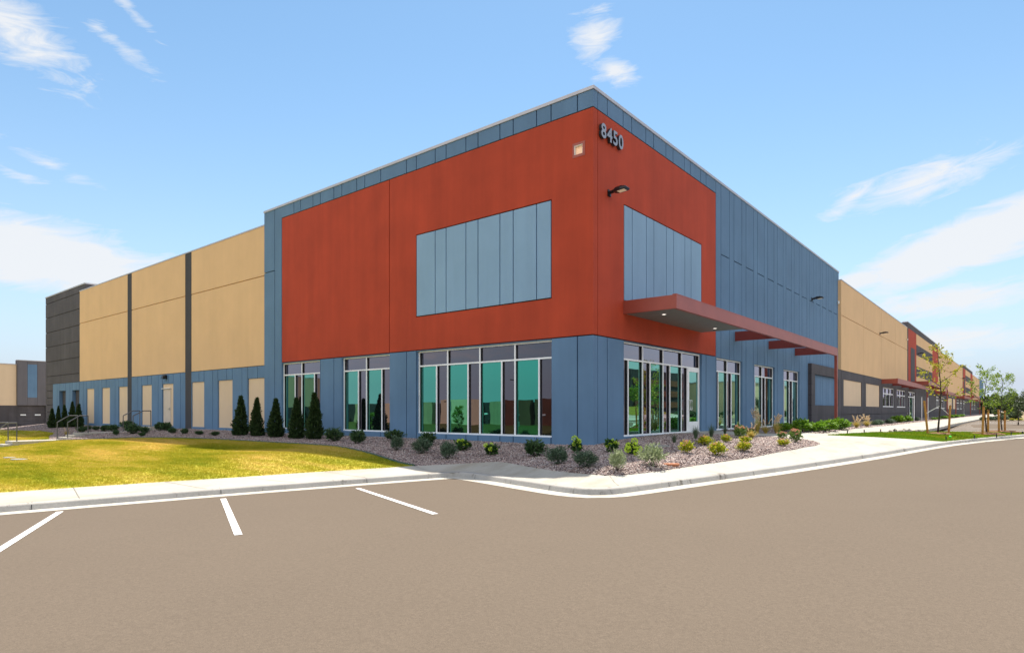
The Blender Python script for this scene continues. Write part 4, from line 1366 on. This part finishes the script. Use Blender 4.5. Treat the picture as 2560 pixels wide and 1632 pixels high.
KIND = {
    'arborvitae': [cone_shrub('arborvitae', s) for s in (1, 2, 3, 4, 5)],
    'dark_shrub': [round_shrub('dark_shrub', 'dark_leaf', 950, .15, s, .45, 11, .3) for s in (11, 12, 13)],
    'sage_shrub': [round_shrub('sage_shrub', 'sage_leaf', 1250, .16, s, .65, 13, .25, .26) for s in (21, 22, 23)],
    'pale_sage_shrub': [round_shrub('pale_sage_shrub', 'pale_sage_leaf', 800, .15, s, .75, 16, .15, .34) for s in (31, 32)],
    'hydrangea': [round_shrub('hydrangea', 'hydrangea_leaf', 420, .20, s, .15, 6, .5, .62) for s in (41, 42, 43)],
    'spirea': [round_shrub('spirea', 'spirea_leaf', 520, .19, s, .6, 12, .2, .5, True, ('rust_flower', 7, .08)) for s in (51, 52, 53)],
    'rosy_shrub': [round_shrub('rosy_shrub', 'rosy_leaf', 460, .18, s, .5, 10, .2, .5, True, ('rust_flower', 12, .08)) for s in (61, 62)],
    'green_shrub': [round_shrub('green_shrub', 'green_leaf', 850, .17, s, .45, 12, .35, .5) for s in (71, 72, 73)],
    'blue_grass': [grass_clump('blue_grass', 'blue_grass', 170, s, .42, 0, .012) for s in (81, 82)],
    'plume_grass': [grass_clump('plume_grass', 'plume_grass', 200, s, .5, 9, .014) for s in (91, 92, 93)],
    'yellow_grass': [grass_clump('yellow_grass', 'plume_grass', 220, s, .6, 3, .014) for s in (95,)],
}


def flower_ball(seed):
    rng = np.random.RandomState(seed)
    n = 120
    d = unit(rng.randn(n, 3))
    V, Fq = leaf_quads(d * .74, unit(np.cross(d, rng.randn(n, 3)) + d * .7), .36, .34, rng)
    return arr_mesh('flower_head', V, Fq, 'lime_flower')


FLOWER = flower_ball(7)
CATS = {'arborvitae': 'arborvitae', 'dark_shrub': 'shrub', 'sage_shrub': 'shrub', 'pale_sage_shrub': 'shrub', 'hydrangea': 'hydrangea', 'spirea': 'shrub', 'rosy_shrub': 'shrub', 'green_shrub': 'shrub', 'blue_grass': 'grass clump', 'plume_grass': 'grass clump', 'yellow_grass': 'grass clump'}
GROUPS = {'arborvitae': 'arborvitae along the left facade', 'dark_shrub': 'dark shrubs in the gravel bed', 'sage_shrub': 'grey green shrubs in the gravel bed', 'pale_sage_shrub': 'pale sage shrubs at the bed tip', 'hydrangea': 'hydrangeas by the building corner', 'spirea': 'yellow orange spireas in the bed', 'rosy_shrub': 'pink flowering shrubs by the walk', 'green_shrub': 'bright green shrubs along the right facade', 'blue_grass': 'blue grass clumps by the entrance', 'plume_grass': 'plume grasses along the right facade', 'yellow_grass': 'plume grasses along the right facade'}
_cnt = {}


def plant(kind, x, y, w, h, label, flowers=()):
    i = _cnt.get(kind, 0); _cnt[kind] = i + 1
    me = KIND[kind][i % len(KIND[kind])]
    rng = random.Random(hash((kind, i)) % 9973 if False else i * 37 + len(kind))
    z = float(T(x, y)) if not (x > 6.3 and y > 24) else -.27
    rz = rng.random() * 6.28
    if kind == 'arborvitae': scl = (w / .42, w / .42, h * 1.02)
    elif 'grass' in kind: scl = (w, w, h / (1.3 if kind == 'plume_grass' else 1.0))
    else: scl = (w * .98, w * .98, h * .98)
    if kind == 'hydrangea':
        o = empty('hydrangea', (x, y, z - .01))
        f_ = link('foliage', me, o); f_.scale = scl; f_.rotation_euler = (0, 0, rz)
        for fx_, fy_, fz_, r_ in flowers:
            b_ = link('flower_head', FLOWER, o, (fx_, fy_, fz_)); r_ *= 1.2; b_.scale = (r_, r_, r_ * .88); b_.rotation_euler = (rng.random() * 3, rng.random() * 3, 0)
    else:
        o = link(kind, me, None, (x, y, z - .01)); o.scale = scl; o.rotation_euler = (0, 0, rz)
    tag(o, label, CATS[kind], GROUPS[kind])
    return o


# local frame for flower heads: a = along the view's right, b = towards the road
def fl(a, b, z, r_): return (a * .775 + b * .632, a * .632 - b * .775, z, r_)


for x, y, w, h, lb in [
    (-45.78, -1.73, .60, 1.40, 'leftmost arborvitae of the five at the grey end wall'), (-45.19, -1.49, .45, 1.56, 'thin arborvitae, second of the five at the grey end wall'),
    (-44.6, -1.26, .56, 1.60, 'middle arborvitae of the five at the grey end wall'), (-43.97, -.97, .62, 1.80, 'tallest arborvitae of the five at the grey end wall'),
    (-42.8, -.89, .66, 1.64, 'rightmost arborvitae of the five, just left of the first tan infill panel'),
    (-18.46, -1.42, .76, 1.80, 'dark arborvitae before the blue pier left of the last tan infill panel'), (-17.0, -1.41, .68, 1.70, 'arborvitae standing in front of the last tan infill panel'),
    (-15.34, -1.45, .75, 1.64, 'arborvitae before the tall blue pilaster left of the first window'), (-13.53, -1.55, .70, 1.66, 'arborvitae covering the middle of the first teal window'),
    (-12.29, -1.51, .74, 1.83, 'tall arborvitae at the right end of the row before the first window')]:
    plant('arborvitae', x, y, w, h, lb)
for x, y, w, h, lb in [
    (-10.43, -1.9, .75, .50, 'dark shrub just right of the last arborvitae'), (-8.33, -2.36, .58, .50, 'round dark shrub below the second window'),
    (-7.87, -1.07, .72, .43, 'dark shrub against the blue pier between second and third windows'), (-5.5, -1.63, .62, .43, 'dark shrub against the wall at the left end of the widest window'),
    (-.39, -2.44, .66, .47, 'dark shrub with a single lime bloom below the widest window'),
    (-35.48, -2.85, .57, .39, 'dark shrub beside the upper posts of the middle handrails'), (-38.06, -1.72, .39, .30, 'tiny dark shrub farthest left under the first tan infill panel'),
    (-36.23, -1.83, .43, .28, 'small dark shrub by the first dark column strip'), (-33.17, -2.33, .56, .42, 'left shrub of the close pair under the third infill panel'),
    (-32.01, -2.25, .65, .41, 'right shrub of the close pair under the third infill panel'), (-27.41, -3.64, .31, .30, 'little shrub on the near side of the service path'),
    (-33.2, -1.0, .95, .55, 'broad dark shrub behind the door handrails'), (-27.24, -2.88, .81, .50, 'broad dark shrub in front of the door handrails'),
    (-24.68, -3.39, .34, .21, 'low shrub at the lawn edge in front of the door handrails'), (-26.63, -2.52, .49, .38, 'dark shrub at the foot of the right door handrail'),
    (-28.2, -1.13, .66, .46, 'dark shrub below the left edge of the service door'), (-27.13, -1.24, .61, .49, 'dark shrub directly below the service door'),
    (-24.5, -1.99, .44, .31, 'dark shrub right of the service door, first of a spaced row of four'), (-23.13, -1.94, .40, .29, 'second shrub of the spaced row right of the service door'),
    (-21.58, -1.93, .42, .21, 'flat third shrub of the spaced row right of the service door'), (-20.0, -1.9, .42, .22, 'last shrub of the spaced row, left of the arborvitae')]:
    plant('dark_shrub', x, y, w, h, lb)
for x, y, w, h, lb in [
    (-5.31, -3.14, .42, .47, 'grey green shrub in front of the dark shrub at the blue pier'), (-4.07, -3.19, .62, .46, 'full grey green shrub below the left end of the widest window'),
    (-2.68, -3.49, .52, .50, 'loose grey green shrub closest to the shaded sidewalk corner'), (1.39, -3.85, .56, .42, 'feathery grey green shrub in the shade left of the corner hydrangea'),
    (2.6, -4.53, .58, .37, 'wide low grey green shrub at the edge of the shade')]:
    plant('sage_shrub', x, y, w, h, lb)
for x, y, w, h, lb in [(3.4, -4.52, .36, .44, 'upright pale sage shrub at the sunny tip of the bed'), (3.55, -3.23, .60, .48, 'broad pale sage shrub beside the orange stone')]:
    plant('pale_sage_shrub', x, y, w, h, lb)
for x, y, w, h, lb, fs in [
    (-3.42, -2.09, .52, .36, 'hydrangea with lime blooms below the third light of the widest window', [fl(-.12, .12, .31, .055), fl(0, .14, .33, .05), fl(.04, .20, .20, .035), fl(.14, .16, .21, .035)]),
    (-1.96, -2.41, .46, .34, 'hydrangea with a big lime bloom in its middle below the widest window', [fl(-.17, .06, .29, .06), fl(0, .05, .31, .055), fl(-.03, .2, .19, .06), fl(.16, .12, .18, .03)]),
    (.58, -1.77, .36, .38, 'tall hydrangea with lime blooms on top, left of the building corner', [fl(-.07, .06, .40, .085), fl(.04, .08, .33, .065), fl(-.10, .12, .25, .05), fl(.06, .14, .19, .03)]),
    (1.53, -1.56, .38, .36, 'dark hydrangea with flat lime blooms, right of the building corner', [fl(-.05, .12, .22, .05), fl(.08, .1, .26, .05), fl(.15, .08, .24, .045), fl(-.14, .1, .16, .035), fl(.03, .04, .34, .03)]),
    (2.3, -1.83, .34, .32, 'hydrangea with six round lime heads at the shade edge', [fl(-.12, .12, .24, .075), fl(-.15, .16, .15, .08), fl(.05, .02, .35, .08), fl(.04, .12, .24, .075), fl(.16, .12, .15, .07), fl(.07, .20, .06, .085)])]:
    plant('hydrangea', x, y, w, h, lb, fs)
for x, y, w, h, lb in [
    (3.24, -.64, .37, .33, 'yellow and rust spirea at the shade edge, nearest the corner'), (3.05, 1.01, .40, .27, 'yellow spirea in front of the first blue grass clump'),
    (3.89, -.24, .44, .34, 'loose spirea with a tall middle shoot, closest to the sidewalk'), (3.28, 2.01, .29, .24, 'small orange tipped spirea below the door'),
    (3.68, 2.51, .36, .21, 'spirea directly behind the roundest one in the sunny bed'), (4.15, 1.01, .38, .27, 'roundest yellow orange spirea in the middle of the sunny bed'),
    (4.52, 3.32, .36, .22, 'low round spirea at the right end of the bed')]:
    plant('spirea', x, y, w, h, lb)
for x, y, w, h, lb in [
    (3.07, 3.79, .40, .46, 'tall leggy shrub with yellow tops at the walk behind the spireas'), (2.71, 5.92, .34, .32, 'small rosy shrub against the concrete by the plume grasses'),
    (3.64, 6.29, .34, .28, 'small pink topped shrub behind the low right spirea'), (4.33, 5.32, .40, .46, 'tall pink flowering shrub at the right end of the bed')]:
    plant('rosy_shrub', x, y, w, h, lb)
for x, y, w, h, lb in [(2.16, .95, .44, .34, 'blue grass clump nearest the corner under the storefront'), (2.28, 2.21, .50, .50, 'blue grass clump in front of the glass door'),
                       (2.43, 3.07, .46, .52, 'blue grass clump right of the glass door'), (1.78, 5.99, .40, .44, 'blue grass clump under the first narrow window')]:
    plant('blue_grass', x, y, w, h, lb)
for x, y, w, h, lb in [(2.0, 8.83, .60, .85, 'tall tan plume grass before the second narrow window'), (2.5, 9.54, .60, .66, 'leaning tan plume grass left of the green hedge'),
                       (3.40, 20.0, .70, .58, 'wispy plume grass right of the red post'), (3.34, 23.17, .75, .62, 'golden plume grass along the dark grey wall')]:
    plant('plume_grass', x, y, w, h, lb)
plant('yellow_grass', 2.27, 8.96, .62, .38, 'low yellow green grass between the two plume grasses')
plant('yellow_grass', -33.42, -4.21, .50, .32, 'bright yellow green tuft beside the middle steps')
plant('yellow_grass', 3.2, 4.5, .55, .34, 'low yellow grass at the walk behind the leggy shrub')
for x, y, w, h, lb in [
    (2.15, 11.6, .7, .36, 'low green shrub at the left end of the hedge before the third narrow window'), (2.75, 12.24, .95, .54, 'big bright green shrub before the grey surround'),
    (3.12, 13.0, .8, .42, 'low green shrub between the two big ones at the grey surround'), (3.30, 14.2, .85, .50, 'big green shrub just left of the red post'),
    (3.40, 16.2, .92, .54, 'paler green shrub right of the red post'), (2.68, 39.37, .9, .56, 'left bright shrub of the pair under the small grey windows'),
    (2.82, 42.52, .85, .50, 'right bright shrub of the pair under the small grey windows'), (3.1, 59.57, .52, .26, 'small green shrub behind the first tree stake'),
    (3.2, 63.03, .44, .28, 'small green shrub behind the trunk of the yellow young tree'), (3.2, 69.26, .76, .35, 'green shrub right of the second stake of the yellow tree'),
    (3.2, 78.84, .7, .40, 'first far green shrub under the pale infill panels'), (3.2, 84.0, 1.1, .42, 'yellow green wide shrub under the far windows'), (3.2, 96.0, .72, .40, 'last green shrub at the far end of the walk')]:
    plant('green_shrub', x, y, w, h, lb)
for x, y, w, h, lb in [
    (3.12, 26.85, .46, .32, 'first of three silvery shrubs along the grey wall base'), (3.1, 28.3, .66, .36, 'second of three silvery shrubs along the grey wall base'), (2.97, 33.34, .64, .36, 'third of three silvery shrubs along the grey wall base'),
    (2.77, 48.54, .7, .36, 'dusky shrub at the foot of the white posts'),
    (6.75, 66.5, .6, .48, 'round silvery bush left of the second young tree'), (7.38, 68.4, .74, .5, 'silvery bush between the second and third young trees'), (7.74, 70.0, .6, .5, 'darker silvery bush left of the third young tree'), (8.43, 71.2, 1.0, .6, 'wide silvery bush right of the third young tree')]:
    plant('sage_shrub', x, y, w, h, lb)
for x, y, w, h, lb in [(9.1, 72.0, .6, .28, 'low yellow bush at the back of the far lot, left one'), (9.75, 72.2, .6, .28, 'low yellow bush at the back of the far lot, right one')]:
    plant('spirea', x, y, w, h, lb)

# ------------------------------------------------------------------ young trees, stakes


def young_tree(label, x, y, H, cw, c0, mat, seed, n_limb, per, bend=(0, 0), tr=.03, leaf=.10, zoff=0.0, name='young_tree'):
    rng = np.random.RandomState(seed)
    z = float(T(x, y)) if y < 30 else -.35
    t = empty(name, (x, y, z + zoff)); tag(t, label, 'tree', 'young trees by the far lot')
    tm = MB()
    pts = []
    for k in range(9):
        f = k / 8
        pts.append((bend[0] * f * f * H + .015 * H * math.sin(f * 6 + seed), bend[1] * f * f * H + .012 * H * math.sin(f * 5 + seed * 2), f * H * .97 - .05))
    tm.tube(pts, [tr * (1 - .85 * k / 8) for k in range(9)], 7)
    tips = []
    for i in range(n_limb):
        f = c0 + (1 - c0) * ((i + .5) / n_limb) * .96
        k = min(7, int(f * 8)); p = Vector(pts[k]).lerp(Vector(pts[k + 1]), f * 8 - k)
        a = i * 2.4 + rng.rand() * .8
        ff = (f - c0) / (1 - c0)
        ln = cw * .5 * (.55 + .6 * math.sin(math.pi * min(1, ff * .85 + .18))) * rng.uniform(.75, 1.15)
        up = rng.uniform(.5, 1.1)
        d = Vector((math.cos(a), math.sin(a), up))
        q1 = p + d * ln * .45; q2 = p + Vector((d.x, d.y, d.z * 1.15)) * ln * .95
        r0 = tr * (1 - .8 * f) * .55
        tm.tube([p, q1, q2], [r0, r0 * .65, r0 * .25], 5)
        tips += [(p, q1), (q1, q2), (q1, q2)]
        for s_ in range(2):
            e = q1.lerp(q2, rng.rand()) ; a2 = a + rng.uniform(-1.2, 1.2)
            q3 = e + Vector((math.cos(a2), math.sin(a2), rng.uniform(.2, .9))) * ln * .45
            tm.tube([e, q3], [r0 * .45, r0 * .2], 4); tips.append((e, q3)); tips.append((e, q3))
    tm.build('trunk', 'bark', smooth=True).parent = t
    tips.append((Vector(pts[7]), Vector(pts[8])))
    Pn, D = [], []
    for a_, b_ in tips:
        a_, b_ = np.array(a_), np.array(b_)
        m = rng.poisson(per)
        if m == 0: continue
        u = rng.uniform(.35, 1.06, (m, 1))
        Pn.append(a_ + (b_ - a_) * u + rng.randn(m, 3) * leaf * .55)
        D.append(unit(rng.randn(m, 3) * .8 + np.array([0, 0, -.35]) + (b_ - a_) / (np.linalg.norm(b_ - a_) + 1e-6) * .5))
    Pn, D = np.concatenate(Pn), np.concatenate(D)
    n = len(Pn)
    V, Fq = leaf_quads(Pn, D, leaf * (.6 + .8 * rng.rand(n)), leaf * .5 * (.7 + .6 * rng.rand(n)), rng)
    link('crown', arr_mesh('crown', V, Fq, mat), t)
    return t


young_tree('sparse yellow green young tree between two orange stakes', 7.09, 18.2, 3.95, 1.15, .36, 'yellow_tree_leaf', 5, 13, 5, (.0, .0), .045, .13)
young_tree('taller leafy young tree of the pair on the right', 8.67, 20.6, 3.15, 1.10, .30, 'tree_leaf', 8, 18, 6, (.01, 0), .036, .095)
young_tree('fuller shorter young tree at the right of the pair', 9.22, 23.46, 2.95, 1.05, .28, 'tree_leaf', 9, 20, 8, (-.01, 0), .034, .09)
young_tree('small distant tree behind the two leafy young trees', 9.75, 45, 2.2, 1.6, .25, 'far_tree_leaf', 13, 20, 9, (0, 0), .05, .14, .05)


def stake(x, y, h, lean, label, strap_to=None, zs=.9):
    z = float(T(x, y))
    t = empty('tree_stake', (x, y, z)); tag(t, label, 'stake', 'wooden stakes of the young trees')
    m_ = MB(); r_ = .045
    m_.tube([(0, 0, -.1), (lean[0] * h, lean[1] * h, h - .03), (lean[0] * h, lean[1] * h, h)], [r_, r_, r_ * .8], 9)
    m_.build('post', 'wood_stake').parent = t
    if strap_to:
        a = Vector((lean[0] * zs, lean[1] * zs, zs)); b = Vector(strap_to) - Vector((x, y, z))
        m_ = MB(); d = (b - a); s_ = Vector((0, 0, .015))
        m_.add([tuple(a - s_), tuple(b - s_), tuple(b + s_), tuple(a + s_)], [(0, 1, 2, 3)])
        n_ = d.cross(Vector((0, 0, 1))).normalized() * .006
        m_.add([tuple(a - s_ + n_), tuple(b - s_ + n_), tuple(b + s_ + n_), tuple(a + s_ + n_)], [(3, 2, 1, 0)])
        m_.build('strap', 'tie_webbing').parent = t


stake(6.72, 17.55, 1.50, (-.09, -.02), 'leaning orange stake left of the sparse yellow tree', (7.09, 18.15, 1.02), .92)
stake(7.42, 18.35, 1.32, (.05, 0), 'shorter orange stake right of the sparse yellow tree', (7.09, 18.25, 1.02), .86)
stake(8.60, 19.6, 1.30, (.035, 0), 'front orange stake of the taller leafy young tree')
stake(8.74, 21.6, 1.12, (.0, .0), 'rear orange stake of the taller leafy young tree')
stake(9.13, 22.75, 1.12, (-.02, 0), 'left orange stake of the fuller shorter young tree')
stake(9.33, 24.2, 1.05, (.0, 0), 'right orange stake of the fuller shorter young tree')
for x, y, r_ in ((7.1, 18.1, .5), (8.7, 20.5, .75), (9.25, 23.3, .8)):
    mb = MB(); n = 22
    rr = [r_ * (1 + .14 * math.sin(k * 1.9) + .1 * math.sin(k * 4.1)) for k in range(n)]
    v = [(x, y, float(T(x, y)) + .08)] + [(x + rr[k] * .6 * math.cos(k * 6.283 / n), y + rr[k] * .6 * math.sin(k * 6.283 / n), float(T(x, y)) + .065) for k in range(n)] + [(x + rr[k] * math.cos(k * 6.283 / n), y + rr[k] * math.sin(k * 6.283 / n), float(T(x + rr[k] * math.cos(k * 6.283 / n), y + rr[k] * math.sin(k * 6.283 / n))) + .01) for k in range(n)]
    mb.add(v, [(0, 1 + k, 1 + (k + 1) % n) for k in range(n)] + [(1 + k, 1 + n + k, 1 + n + (k + 1) % n, 1 + (k + 1) % n) for k in range(n)])
    tag(mb.build('mulch', 'mulch'), 'ring of brown mulch around the foot of a young tree', 'mulch', kind='stuff')

# sprinklers, rocks, posts, lids
first = None
for (x, y), lb in zip([(7.63, 14.5), (8.45, 16.6), (9.14, 18.5), (9.62, 20.3), (10.02, 21.6), (4.24, 13.55), (4.67, 14.7), (5.05, 16.3), (5.45, 17.4)],
                      ['black sprinkler riser at the tip of the grass island by the kerb', 'black sprinkler riser at the kerb right of the green ball', 'black sprinkler riser at the kerb below the second young tree', 'black sprinkler riser at the kerb below the third young tree', 'black sprinkler riser at the kerb near the picture edge',
                       'black sprinkler riser on the walk side of the island, nearest the bed', 'second black sprinkler riser along the walk side of the island', 'third black sprinkler riser along the walk side of the island', 'last black sprinkler riser by the row of rocks']):
    if first is None:
        t = empty('sprinkler'); first = t
        m_ = MB(); m_.tube([(0, 0, -.05), (0, 0, .12)], .022, 9); m_.build('riser', 'dark_plastic').parent = t
        m_ = MB(); m_.tube([(0, 0, .121), (0, 0, .15)], [.03, .026], 9); m_.build('nozzle', 'dark_plastic').parent = t
    else: t = copy_tree(first)
    t.location = (x, y, float(T(x, y)))
    tag(t, lb, 'sprinkler', 'sprinkler risers around the grass island')
m_ = MB(); bm_pts = []
for i in range(7):
    for k in range(12):
        p = math.pi * i / 6; q = 2 * math.pi * k / 12
        bm_pts.append((.055 * math.sin(p) * math.cos(q), .055 * math.sin(p) * math.sin(q), .06 + .055 * math.cos(p)))
m_.add(bm_pts, [(i * 12 + k, (i + 1) * 12 + k, (i + 1) * 12 + (k + 1) % 12, i * 12 + (k + 1) % 12) for i in range(6) for k in range(12)])
o = m_.build('marker_ball', 'green_plastic', smooth=True); o.location = (7.66, 15.92, float(T(7.66, 15.92)))
tag(o, 'bright green marker ball in the island grass', 'marker')

rng = random.Random(4)


def rock_mesh(seed):
    r2 = np.random.RandomState(seed)
    v = unit(r2.randn(26, 3))
    import bmesh
    bm = bmesh.new()
    for p in v: bm.verts.new(p * r2.uniform(.75, 1.1))
    bmesh.ops.convex_hull(bm, input=bm.verts)
    me = bpy.data.meshes.new('rock'); bm.to_mesh(me); bm.free(); me.materials.append(MATS['rock_face'])
    return me


ROCKS = [rock_mesh(s) for s in range(4)]
for i in range(15):
    f = i / 14
    x = 5.30 + 1.30 * f + rng.uniform(-.05, .05); y = 17.55 + 1.75 * f + rng.uniform(-.12, .12)
    o = link('rock', ROCKS[i % 4], None, (x, y, float(T(x, y)) + .03))
    s_ = rng.uniform(.07, .14); o.scale = (s_, s_, s_ * .7); o.rotation_euler = (rng.random(), rng.random(), rng.random() * 6)
    tag(o, 'small brown rock in the row along the island edge by the walk', 'rock', 'rocks in a row on the island edge')
for (x, y), lb in (((2.99, 45.7), 'white post before the far glass door, nearest'), ((2.75, 53.15), 'white post in front of the dark block wall, middle of three'), ((3.03, 55.26), 'white post beside the red canopy post, farthest of three')):
    t = empty('metal_post', (x, y, -.1)); tag(t, lb, 'post', 'white posts along the far walk')
    m_ = MB(); m_.tube([(0, 0, 0), (0, 0, 2.15)], .028, 10); m_.build('post_body', 'white_frame').parent = t
    m_ = MB(); m_.tube([(0, 0, 2.15), (0, 0, 2.18)], [.034, .02], 10); m_.build('cap', 'white_frame').parent = t


def flat_lid(name, x, y, rx, ry, mat, label, cat, rz=0, n=20, hh=.025):
    m_ = MB()
    v = []
    for zz, k_ in ((-.05, 1), (hh * .7, 1), (hh, .94)):
        for k in range(n):
            a = 2 * math.pi * (k + .5) / n
            v.append((rx * k_ * math.cos(a), ry * k_ * math.sin(a), zz))
    m_.add(v, [(j * n + k, j * n + (k + 1) % n, j * n + n + (k + 1) % n, j * n + n + k) for j in range(2) for k in range(n)] + [tuple(range(2 * n, 3 * n))])
    o = m_.build(name, mat); o.location = (x, y, float(T(x, y)) + .01); o.rotation_euler = (0, 0, rz)
    tag(o, label, cat)


flat_lid('utility_lid', 2.15, -.05, .30, .18, 'plastic_lid', 'grey utility cover in the shaded gravel near the corner', 'utility cover', .6)
flat_lid('orange_stone', 3.72, -2.6, .20, .13, 'orange_clay', 'flat orange stone in the sunny gravel beside the pale sage shrub', 'stone', .9, hh=.012)
flat_lid('valve_box', -18.92, -9.98, .25, .16, 'plastic_lid', 'smaller grey valve box lid in the lawn, left one', 'utility cover', .3)
flat_lid('valve_box', -17.46, -10.02, .36, .2, 'plastic_lid', 'larger grey valve box lid in the lawn, right one', 'utility cover', .3)

# far vegetation beyond the lots


def far_wood(name, pts, seed, label):
    rng = np.random.RandomState(seed)
    Ps, Ds, Ls = [], [], []
    for x, y, r_, h in pts:
        n = 500
        d = unit(rng.randn(n, 3))
        k = .7 + .3 * np.sin(d[:, 0] * 5 + x) * np.sin(d[:, 2] * 4 + y)
        Ps.append(np.array([x, y, float(G(x, y)) + h * .5]) + d * np.array([r_, r_, h * .5]) * k[:, None] * rng.uniform(.6, 1, (n, 1)))
        Ds.append(unit(d + rng.randn(n, 3) * .6)); Ls.append(np.full(n, r_ * .32))
    Pn, D, L_ = np.concatenate(Ps), np.concatenate(Ds), np.concatenate(Ls)
    V, Fq = leaf_quads(Pn, D, L_, L_ * .6, rng)
    tag(link(name, arr_mesh(name, V, Fq, 'far_tree_leaf')), label, 'trees', kind='stuff')


rng2 = np.random.RandomState(21)
far_wood('far_treeline', [(x + rng2.uniform(-3, 3), 250 + rng2.uniform(-40, 60) + abs(x) * .2, rng2.uniform(2.5, 5), rng2.uniform(4, 7.5)) for x in np.linspace(2, 110, 46)], 31, 'distant belt of green trees beyond the lots at the right edge')
far_wood('far_scrub', [(x + rng2.uniform(-2, 2), 105 + rng2.uniform(-18, 50), rng2.uniform(.6, 1.4), rng2.uniform(.8, 1.6)) for x in np.linspace(6, 60, 34)], 33, 'low green scrub on the dry land behind the far lot')

# ------------------------------------------------------------------ what the windows mirror: land and buildings across the lots
SW = empty('opposite_warehouse', (-90, -76, -3))
tag(SW, 'low tan and dark grey warehouse across the lot, mirrored in the teal windows', 'building')
mb = MB(); mb.box(-190, -30, -110, -76, -3.2, 2.5); part(mb, 'dark_wall', 'dark_cladding', SW)
for x0, x1, zt, mt in ((-84, -73, 3.1, 'pale_tan_paint'), (-70.4, -66.5, 2.6, 'far_tan'), (-66.4, -60.2, 2.9, 'brown_cladding'), (-59.4, -50, 3.0, 'brown_cladding'), (-90, -86.6, 2.6, 'far_tan'), (-104, -98, 2.6, 'pale_tan_paint'), (-113, -110.5, 2.5, 'far_tan'), (-124, -119, 2.8, 'far_tan'), (-141, -133, 2.7, 'far_tan'), (-46, -38, 3.0, 'far_tan')):
    mb = MB(); mb.box(x0, x1, -76, -75.2, -3.2, zt); part(mb, 'wall_panel', mt, SW)
for x in (-95, -107, -116.5, -129, -72, -64, -57.5, -53):
    mb = MB(); mb.box(x, x + .9, -75.4, -75.1, .0, .35); part(mb, 'wall_light', 'white_frame', SW)


def street_lamp(x, y, h, label, rz=0):
    t = empty('street_lamp', (x, y, float(G(x, y))), rz); tag(t, label, 'street lamp', 'street lamps across the lot')
    m_ = MB(); m_.tube([(0, 0, 0), (0, 0, h * .5), (0, 0, h)], [.12, .10, .08], 10); m_.build('pole', 'black_metal').parent = t
    m_ = MB(); m_.tube([(0, 0, 0), (0, 0, .9), (0, 0, .92)], [.3, .3, .05], 14); m_.build('base', 'concrete').parent = t
    m_ = MB(); m_.tube([(0, 0, h - .12), (.5, 0, h)], .05, 8); m_.box(.45, 1.3, -.22, .22, h - .05, h + .08); m_.build('lamp_head', 'black_metal').parent = t


street_lamp(-56, -66, 8.0, 'dark street lamp mirrored in the widest window, nearer one', 2.4)
street_lamp(-78, -72, 4.6, 'dark street lamp mirrored in the widest window, farther one', 2.4)


def berm():
    c = np.array([(26, 34), (30, 52), (36, 72), (44, 96), (56, 128), (72, 165)], float)
    l = resample(c, 1.5)
    rows = []
    for d, z in ((-2, -.2), (2, .25), (6, .9), (12, 1.9), (18, 2.2), (28, 1.7), (45, .5)):
        q = offset(l, d); zz = z + .2 * np.sin(q[:, 1] * .21 + d)
        rows.append(np.c_[q, zz])
    strip_mesh('berm', rows, 'bank_turf')
    rg = np.random.RandomState(3)
    for i in range(0, len(l) - 1, 12):
        pass
    return l


bl = berm()
rk = offset(bl, -3.2)
strip_mesh('berm_kerb', [np.c_[offset(bl, -5), np.full(len(bl), -.2)], np.c_[offset(bl, -4.6), np.full(len(bl), -.08)], np.c_[offset(bl, -4.2), np.full(len(bl), -.07)]], 'concrete')
tag(strip_mesh('berm_stones', [np.c_[offset(bl, -4.2), np.full(len(bl), -.08)], np.c_[offset(bl, -2.8), np.full(len(bl), .12)], np.c_[offset(bl, -1.0), np.full(len(bl), .2)]], 'rock_face'), kind='structure')
for i, (x, y, h) in enumerate([(42, 68, 3.8), (49, 88, 3.4), (57, 110, 4.2), (64, 128, 4.0)]):
    t = young_tree('leafy tree on the grass bank mirrored in the right windows, number %s along the bank' % ('one', 'two', 'three', 'four')[i], x, y, h, 1.9, .25, 'tree_leaf', 40 + i, 20, 18, (0, 0), .07, .20, 2.0)
    t['group'] = 'trees on the grass bank'
EB = empty('dark_office_block', (95, 150, -1))
tag(EB, 'dark office block behind the grass bank, mirrored in the entrance glazing', 'building')
mb = MB(); mb.box(84, 130, 118, 150, -1, 13); mb.box(78, 84, 124, 129, -1, 17); mb.box(84, 130, 158, 200, -1, 14); part(mb, 'dark_wall', 'dark_cladding', EB)
for k in range(3):
    mb = MB(); mb.box(83.7, 84, 131, 149, 2 + k * 3.6, 4 + k * 3.6); mb.box(83.7, 84, 160, 196, 2 + k * 3.6, 4 + k * 3.6); part(mb, 'brown_panel', 'brown_cladding', EB)
mb = MB(); mb.box(83.6, 84, 132, 138, 11.2, 12.3); mb.box(83.6, 84, 142, 147, 11.2, 12.3); part(mb, 'window', 'white_frame', EB)
TB = empty('tan_office_block', (70, 190, -1))
tag(TB, 'plain beige building beside the dark office block in the mirrored view', 'building')
mb = MB(); mb.box(66, 110, 205, 260, -1, 11); part(mb, 'wall', 'pale_tan_paint', TB)
mb = MB(); mb.box(65.7, 110.3, 204.7, 260.3, 11, 11.4); part(mb, 'coping', 'coping_metal', TB)

for x, y, h, lb in ((-66, -62, 4.0, 'slim tree before the opposite warehouse, mirrored in the widest window'), (-88, -60, 3.6, 'slim tree before the opposite warehouse, mirrored in the second window')):
    t = young_tree(lb, x, y, h, 1.6, .22, 'tree_leaf', int(-x), 20, 18, (0, 0), .06, .18, float(lot_z(x, y)) - float(T(x, y)))
    t['group'] = 'trees before the opposite warehouse'
